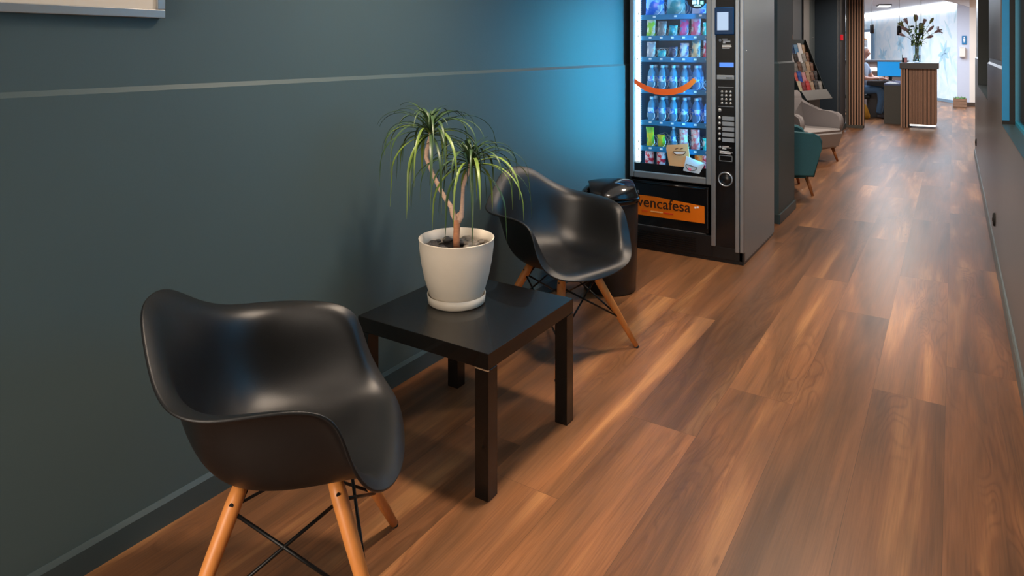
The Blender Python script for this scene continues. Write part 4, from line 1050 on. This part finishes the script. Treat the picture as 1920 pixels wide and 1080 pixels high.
M['dleaf'] = mat('dark_lily_leaf', lin((62, 88, 66)), .45, noise=.25)
rr = random.Random(21)
tips = [(-.24, .66), (-.21, .60), (-.19, .50), (-.14, .72), (-.05, .76), (.03, .78), (.10, .70), (.14, .58), (.20, .73), (.25, .56), (.19, .47), (-.10, .56), (.03, .62)]
ctr = Vector((0, 0, .30))
def lily_pt(u, w_, z): return RX * u + FW * w_ + Vector((0, 0, z))
for i, (u, z) in enumerate(tips):
    wv = rr.uniform(-.09, .09)
    end = lily_pt(u * 1.12, wv, z * .98 - .02); base = lily_pt(rr.uniform(-.035, .035) - u * .1, rr.uniform(-.03, .03), .03)
    mid = lily_pt(u * .18, wv * .2, .33); 
    pts = [base, mid, mid.lerp(end, .5) + Vector((0, 0, .03)), end]
    bm = NB(); tube(bm, pts, [.0045, .0045, .0038, .003], 7); obj('stem', bm, M['lstem'] if i % 2 else M['dleaf'], fl)
    d = (end - pts[2]).normalized(); L_ = rr.uniform(.10, .14)
    bm = NB(); tube(bm, [end - d * .01, end + d * L_ * .2, end + d * L_ * .55, end + d * L_ * .85, end + d * L_], [.006, .019, .027, .017, .003], 10)
    if i % 3 == 0:
        side = d.cross(Vector((0, 0, 1)));
        for q in range(5):
            a = q * 2 * PI / 5; sd = (side * math.cos(a) + d.cross(side) * math.sin(a))
            tube(bm, [end + d * .03, end + d * .08 + sd * .03, end + d * .10 + sd * .075, end + d * .07 + sd * .10], [.006, .013, .010, .001], 6)
    obj('lily_bud', bm, M['bud'] if i % 4 else M['bud_g'], fl, smooth=True)
for i in range(84):
    f = rr.random(); az = rr.uniform(0, 2 * PI); st = lily_pt(rr.uniform(-.13, .14) * (.3 + f), rr.uniform(-.06, .06), .30 + .34 * f)
    n = 6; L_ = rr.uniform(.10, .17); e = rr.uniform(-.2, 1.0); bm = NB(); rows = []; p = st.copy(); dh = Vector((math.cos(az), math.sin(az), 0)); sd = Vector((-math.sin(az), math.cos(az), 0))
    for k in range(n + 1):
        ww = .020 * math.sin(PI * min(.98, .12 + .88 * k / n)) + .0006
        rows.append((bm.verts.new(p - sd * ww), bm.verts.new(p + Vector((0, 0, -.003))), bm.verts.new(p + sd * ww))); p = p + (dh * math.cos(e) + Vector((0, 0, math.sin(e)))) * L_ / n; e -= .22
    for k in range(n):
        for j in (0, 1): bm.faces.new((rows[k][j], rows[k][j + 1], rows[k + 1][j + 1], rows[k + 1][j])).smooth = True
    obj('lily_leaf', bm, M['dleaf'] if rr.random() < .6 else M['lstem'], fl)

# ------------------------------------------------------------------ pendant lamps
def pendant(px, ztop, zbot, y, label):
    a = math.radians(32.898); rx = -math.sin(a) * 1280 + math.cos(a) * (px - 960); ry = math.cos(a) * 1280 + math.sin(a) * (px - 960)
    x = rx * y / ry
    t = thing('pendant_lamp', label, 'pendant lamp', (x, y, zbot), 0, 'black pendant lamps in the reception')
    bm = NB(); lathe(bm, [(.036, 0), (.040, 0), (.040, ztop - zbot - .01), (.034, ztop - zbot), (0, ztop - zbot), (0, ztop - zbot - .01), (.034, ztop - zbot - .02), (.036, 0)], 20); obj('shade', bm, M['black_matt'], t)
    bm = NB(); tube(bm, [(0, 0, ztop - zbot), (0, 0, 2.56 - zbot)], .004, 6); obj('cord', bm, M['black_matt'], t)
    bm = NB(); lathe(bm, [(0, 2.56 - zbot), (.06, 2.56 - zbot), (.06, 2.535 - zbot), (0, 2.535 - zbot)], 20); obj('ceiling_canopy', bm, M['black_matt'], t)
pendant(1635, 1.88, 1.69, 16.0, 'black cylinder pendant lamp in front of the bright glazed doorway')
pendant(1686, 1.80, 1.62, 14.6, 'black cylinder pendant lamp left of the lily bouquet')
pendant(1727, 1.84, 1.62, 14.4, 'black cylinder pendant lamp hanging behind the lily bouquet')
# flat ceiling lamp
t = thing('ceiling_lamp', 'flat rectangular ceiling lamp with a bright white panel', 'ceiling lamp', (-1.585, 21.0, 2.56), math.radians(10))
bm = NB(); box(bm, -.16, .16, -.3, .3, -.04, 0, bev=.003); obj('housing', bm, M['black_matt'], t)
bm = NB(); box(bm, -.14, .14, -.28, .28, -.045, -.040); obj('diffuser', bm, mat('lamp_panel', (1, 1, 1), .5, emit=(1, 1, 1), estr=5), t)

# column furniture
t = thing('restroom_sign', 'small blue sign with a white figure on the pale column', 'sign', (.213, 19.585, 1.475), 0)
bm = NB(); box(bm, -.046, .046, -.01, .008, 0, .205, bev=.002); obj('sign_plate', bm, mat('sign_blue', lin((16, 110, 160)), .4, noise=.04), t)
bm = NB(); lathe(bm, [(0, -.016), (.011, -.011), (.016, 0), (.011, .011), (0, .016)], 14); box(bm, -.018, .018, -.002, .004, -.085, -.02); box(bm, -.014, -.003, -.002, .004, -.125, -.08); box(bm, .003, .014, -.002, .004, -.125, -.08)
for v in bm.verts: v.co.y = max(-.004, min(.004, v.co.y))
o = obj('figure_symbol', bm, M['white_ink'], t); o.location = (0, -.0125, .165)
t = thing('soap_dispenser', 'white wall dispenser on the pale column below the blue sign', 'dispenser', (.175, 19.60, 1.17), 0)
bm = NB(); box(bm, -.055, .06, -.11, 0, 0, .235, bev=.012, seg=3); obj('housing', bm, M['warm_white'], t)
bm = NB(); box(bm, -.06, .02, -.125, -.10, .225, .24, bev=.003); obj('lever', bm, M['white_ink'], t)
t = thing('wooden_planter', 'square wooden planter box with low green plants at the foot of the column', 'planter', (.125, 19.22, 0), 0)
M['pl_wood'] = mat('planter_wood', lin((132, 100, 78)), .6, noise=.25, nscale=10, stretch=(1, 6, 6))
bm = NB(); b0 = .135
for z in range(3): box(bm, -b0, b0, -b0, -b0 + .015, .005 + z * .068, .068 + z * .068); box(bm, -b0, b0, b0 - .015, b0, .005 + z * .068, .068 + z * .068); box(bm, -b0, -b0 + .015, -b0 + .015, b0 - .015, .005 + z * .068, .068 + z * .068); box(bm, b0 - .015, b0, -b0 + .015, b0 - .015, .005 + z * .068, .068 + z * .068)
obj('planter_box', bm, M['pl_wood'], t)
bm = NB(); box(bm, -.12, .12, -.12, .12, .12, .185); obj('soil', bm, M['soil'], t)
bm = NB(); rr = random.Random(8)
for i in range(90):
    x, y = rr.uniform(-.11, .11), rr.uniform(-.11, .11); az = rr.uniform(0, 6.28); L_ = rr.uniform(.04, .09); e = rr.uniform(.5, 1.3)
    d = Vector((math.cos(az) * math.cos(e), math.sin(az) * math.cos(e), math.sin(e))); sd = Vector((-math.sin(az), math.cos(az), 0)) * .010; p = Vector((x, y, .18))
    v = [bm.verts.new(p), bm.verts.new(p + d * L_ * .5 + sd), bm.verts.new(p + d * L_), bm.verts.new(p + d * L_ * .5 - sd)]; bm.faces.new(v)
o = obj('low_foliage', bm, mat('grass_green', lin((110, 150, 90)), .6, noise=.2), t, normals=False); o['kind'] = 'stuff'

# bottles on a shelf seen through the glazed doorway
q = mp(6.0, 0, .25)
t = thing('bottle_shelf', 'white shelf unit holding dark bottles in front of the glazed doorway', 'shelf', (q.x, q.y, 0), math.atan2(D.y, D.x))
for z in (1.16, 1.34, 1.50, 1.66):
    bm = NB(); box(bm, 0, .55, -.12, .12, z - .012, z); obj('shelf_board', bm, M['white'], t)
for x in (0, .54):
    bm = NB(); box(bm, x, x + .012, -.12, .12, 0, 1.648); obj('shelf_side', bm, M['white'], t)
M['btl'] = mat('dark_blue_glass', lin((40, 80, 110)), .2, noise=.1); 
ux = Vector((D.x, D.y, 0))
for si, (z, nm) in enumerate(((1.16, 'lowest'), (1.34, 'middle'), (1.50, 'upper'))):
    for k in range(4):
        bm = NB(); lathe(bm, [(0, 0), (.035, 0), (.037, .01), (.036, .065), (.014, .09), (.012, .12), (0, .12)], 14)
        o = obj('jar', bm, M['btl'], None); p = Vector((q.x, q.y, 0)) + ux * (.10 + .115 * k); o.location = (p.x, p.y, z + .0005)
        tag(o, 'dark blue bottle on the %s board of the distant shelf, %s from the column side' % (nm, ordn[k]), 'bottle', 'bottles on the distant shelf')
t = thing('straw_shade', 'orange-brown straw lampshade at the top of the distant shelf', 'lampshade', ((q + ux * .30).x, (q + ux * .30).y, 1.66))
bm = NB(); lathe(bm, [(.02, .17), (.08, .10), (.20, .02), (.20, 0), (.19, 0), (.07, .09), (.0, .155)], 24); obj('shade', bm, mat('straw', lin((206, 150, 96)), .7, noise=.2, nscale=60), t)
bm = NB(); tube(bm, [(0, 0, 0), (0, 0, .16)], .008, 8); obj('stem', bm, M['black_matt'], t)

# ------------------------------------------------------------------ seated person at the desk
def skinned(name, V_, E_, R_, m, parent, root=0, lv=2):
    me = bpy.data.meshes.new(name); me.from_pydata(V_, E_, []); me.update(); me.materials.append(m)
    o = bpy.data.objects.new(name, me); COL.objects.link(o); o.parent = parent
    sk = o.modifiers.new('skin', 'SKIN'); sk.use_smooth_shade = True
    if not me.skin_vertices: 
        bpy.context.view_layer.objects.active = o
    for i, r in enumerate(R_):
        rr2 = r if isinstance(r, tuple) else (r, r); me.skin_vertices[0].data[i].radius = rr2
    me.skin_vertices[0].data[root].use_root = True
    s_ = o.modifiers.new('subsurf', 'SUBSURF'); s_.levels = lv; s_.render_levels = lv
    return o
PX, PY = -1.60, 15.42
chair = thing('office_chair', 'black office chair under the seated person behind the desk', 'chair', (PX - .03, PY, 0), 0)
bm = NB(); box(bm, -.22, .24, -.23, .23, .37, .445, bev=.03, seg=3); obj('seat', bm, M['rubber'], chair, smooth=True)
bm = NB(); box(bm, -.32, -.25, -.21, .21, .52, .98, bev=.025, seg=3); obj('backrest', bm, M['rubber'], chair, smooth=True)
bm = NB(); tube(bm, [(-.10, 0, .40), (-.27, 0, .43), (-.285, 0, .60)], .02, 8); obj('back_arm', bm, M['black_metal'], chair)
bm = NB(); tube(bm, [(0, 0, .07), (0, 0, .40)], .025, 12); obj('gas_lift', bm, M['black_metal'], chair)
for i in range(5):
    a = i * 2 * PI / 5 + .3; bm = NB(); tube(bm, [(0, 0, .10), (.28 * math.cos(a), .28 * math.sin(a), .07)], [.022, .014], 8); l = obj('base_arm', bm, M['black_metal'], chair)
    bm = NB(); tube(bm, [(.28 * math.cos(a) - .012 * math.sin(a), .28 * math.sin(a) + .012 * math.cos(a), .029), (.28 * math.cos(a) + .012 * math.sin(a), .28 * math.sin(a) - .012 * math.cos(a), .029)], .028, 12); obj('castor', bm, M['rubber'], l)
M['skin'] = mat('skin', lin((214, 158, 138)), .5, noise=.08)
M['shirt'] = mat('pale_blue_shirt', lin((160, 184, 216)), .8, noise=.08, bump=.4, bscale=40)
M['jeans'] = mat('blue_jeans', lin((70, 100, 132)), .85, noise=.2, nscale=60)
M['jeans_d'] = mat('dark_jeans', lin((34, 44, 66)), .85, noise=.2, nscale=60)
M['hair'] = mat('short_grey_hair', lin((150, 146, 146)), .7, noise=.3, nscale=80)
M['shoe'] = mat('brown_leather', lin((60, 50, 48)), .5, noise=.1)
pr = thing('person', 'person in a pale blue short-sleeved shirt and jeans seated at the desk, facing right', 'person', (PX, PY, 0), math.radians(-14))
# body: one continuous surface, x forward, y left
BV = [(0, 0, .55), (0.0, 0, .68), (.02, 0, .84), (.03, 0, .98), (.04, 0, 1.08), (.06, 0, 1.15), (.075, 0, 1.20),     # pelvis..neck, head base
      (.04, -.17, 1.03), (.10, -.215, .90), (.16, -.22, .79), (.28, -.19, .775), (.38, -.14, .785), (.42, -.13, .785),   # right arm to wrist
      (.04, .17, 1.03), (.10, .215, .90), (.16, .22, .79), (.28, .19, .775), (.38, .14, .785), (.42, .13, .785),
      (.10, -.10, .55), (.28, -.12, .56), (.44, -.13, .555), (.46, -.13, .36), (.42, -.13, .16), (.41, -.13, .08),
      (.10, .10, .55), (.28, .12, .56), (.44, .13, .555), (.46, .13, .36), (.42, .13, .16), (.41, .13, .08)]
BE = [(0, 1), (1, 2), (2, 3), (3, 4), (4, 5), (5, 6), (3, 7), (7, 8), (8, 9), (9, 10), (10, 11), (11, 12), (3, 13), (13, 14), (14, 15), (15, 16), (16, 17), (17, 18),
      (0, 19), (19, 20), (20, 21), (21, 22), (22, 23), (23, 24), (0, 25), (25, 26), (26, 27), (27, 28), (28, 29), (29, 30)]
BR = [(.13, .15), (.13, .15), (.125, .15), (.12, .16), (.06, .07), .052, .05,
      .062, .05, .043, .038, .03, .026, .062, .05, .043, .038, .03, .026,
      .085, .080, .068, .058, .046, .04, .085, .080, .068, .058, .046, .04]
body = skinned('body', BV, BE, BR, M['skin'], pr)
# clothes follow the body, slightly larger
sh = skinned('shirt', BV[:5] + [BV[7], BV[8], (.125, -.218, .85), BV[13], BV[14], (.125, .218, .85)], [(0, 1), (1, 2), (2, 3), (3, 4), (3, 5), (5, 6), (6, 7), (3, 8), (8, 9), (9, 10)],
     [(.145, .165), (.145, .165), (.138, .163), (.132, .172), (.07, .085), .074, .066, .060, .074, .066, .060], M['shirt'], pr)
skinned('trousers', [BV[0], (0, 0, .64)] + BV[19:25] + BV[25:31], [(0, 1), (0, 2), (2, 3), (3, 4), (4, 5), (5, 6), (6, 7), (0, 8), (8, 9), (9, 10), (10, 11), (11, 12), (12, 13)],
     [(.145, .165), (.14, .16), .098, .094, .080, .070, .062, .058, .098, .094, .080, .070, .062, .058], M['jeans'], pr)
for sy in (-1, 1):
    skinned('shoe', [(.38, sy * .13, .045), (.46, sy * .135, .04), (.55, sy * .14, .035), (.60, sy * .142, .03)], [(0, 1), (1, 2), (2, 3)], [.045, .042, .038, .028], M['shoe'], pr)
# head with face
bm = NB(); bmesh.ops.create_uvsphere(bm, u_segments=28, v_segments=20, radius=1)
for v in bm.verts:
    x, y, z = v.co
    jaw = 1 - .28 * max(0, -z) ** 1.3
    X = x * .098 * (jaw if x > 0 else 1 - .18 * max(0, -z)); Y = y * .076 * jaw; Z = z * .118
    X += .014 * math.exp(-((z + .12) / .16) ** 2 - (y / .16) ** 2) * (1 if x > 0 else 0) * 1.9      # nose
    X -= .007 * math.exp(-((z - .06) / .10) ** 2 - ((abs(y) - .36) / .15) ** 2) * (1 if x > 0 else 0)   # eye sockets
    X += .006 * math.exp(-((z + .50) / .07) ** 2 - (y / .26) ** 2) * (1 if x > 0 else 0)              # lips
    X += .006 * math.exp(-((z + .86) / .10) ** 2 - (y / .3) ** 2) * (1 if x > 0 else 0)
    v.co = (X, Y, Z)
hd = obj('head', bm, M['skin'], pr, smooth=True); hd.location = (.095, 0, 1.285)
for sy in (-1, 1):
    bm = NB(); bmesh.ops.create_uvsphere(bm, u_segments=10, v_segments=8, radius=.009); o = obj('eye', bm, M['white_ink'], hd, smooth=True); o.location = (.083, sy * .028, .008)
    bm = NB(); bmesh.ops.create_uvsphere(bm, u_segments=10, v_segments=8, radius=1)
    for v in bm.verts: v.co = (v.co.x * .018, v.co.y * .007, v.co.z * .03)
    o = obj('ear', bm, M['skin'], hd, smooth=True); o.location = (.0, sy * .077, -.008)
bm = NB(); tube(bm, [(.094, -.022, -.058), (.100, 0, -.060), (.094, .022, -.058)], .0035, 6); obj('mouth', bm, mat('lips', lin((170, 96, 90)), .5, noise=.05), hd)
bm = NB(); bmesh.ops.create_uvsphere(bm, u_segments=24, v_segments=16, radius=1)
bmesh.ops.delete(bm, geom=[v for v in bm.verts if v.co.z < (.05 if v.co.x < .1 else .42 + .3 * v.co.x) and not (v.co.x < -.25 and v.co.z > -.45)], context='VERTS')
for v in bm.verts: v.co = (v.co.x * .103, v.co.y * .081, v.co.z * .124)
o = obj('hair', bm, M['hair'], hd, smooth=True)
# hands: palm, four fingers, a thumb, all skinned
for sy in (-1, 1):
    w0 = Vector((.42, sy * .13, .785)); d = Vector((1, -sy * .05, -.06)).normalized(); sd = Vector((0, sy, 0))
    skinned('palm', [w0, w0 + d * .04, w0 + d * .085], [(0, 1), (1, 2)], [(.020, .026), (.014, .038), (.012, .040)], M['skin'], pr)
    for k, (off, L_) in enumerate(((-.028, .070), (-.009, .080), (.010, .075), (.028, .058))):
        b0_ = w0 + d * .075 + sd * off
        skinned('finger', [b0_, b0_ + d * (.02 + L_ * .35) + Vector((0, 0, .004)), b0_ + d * (.02 + L_ * .65) + Vector((0, 0, -.006)), b0_ + d * (.02 + L_ * .85) + Vector((0, 0, -.022))], [(0, 1), (1, 2), (2, 3)], [.0095, .0088, .008, .0065], M['skin'], pr, lv=1)
    b0_ = w0 + d * .025 - sd * .024
    skinned('thumb', [b0_, b0_ + d * .03 - sd * .022 + Vector((0, 0, -.006)), b0_ + d * .058 - sd * .030 + Vector((0, 0, -.012))], [(0, 1), (1, 2)], [.012, .0105, .008], M['skin'], pr, lv=1)
# yellow bag by the chair
t = thing('yellow_bag', 'mustard yellow bag standing on the floor beside the office chair', 'bag', (-1.52, 15.0, 0), .3)
bm = NB(); extr(bm, [(-.10, 0), (.13, 0), (.15, .05), (.08, .26), (.0, .34), (-.09, .30), (-.13, .10)], 'y', -.08, .08); bmesh.ops.bevel(bm, geom=list(bm.edges), offset=.018, segments=2, affect='EDGES'); obj('bag_body', bm, mat('mustard_cloth', lin((206, 156, 60)), .8, noise=.15), t, smooth=True)
bm = NB(); tube(bm, [(-.05, 0, .32), (-.04, 0, .42), (.02, 0, .43), (.04, 0, .28)], .008, 8); obj('handle', bm, mat('mustard_strap', lin((160, 120, 50)), .8, noise=.1), t)
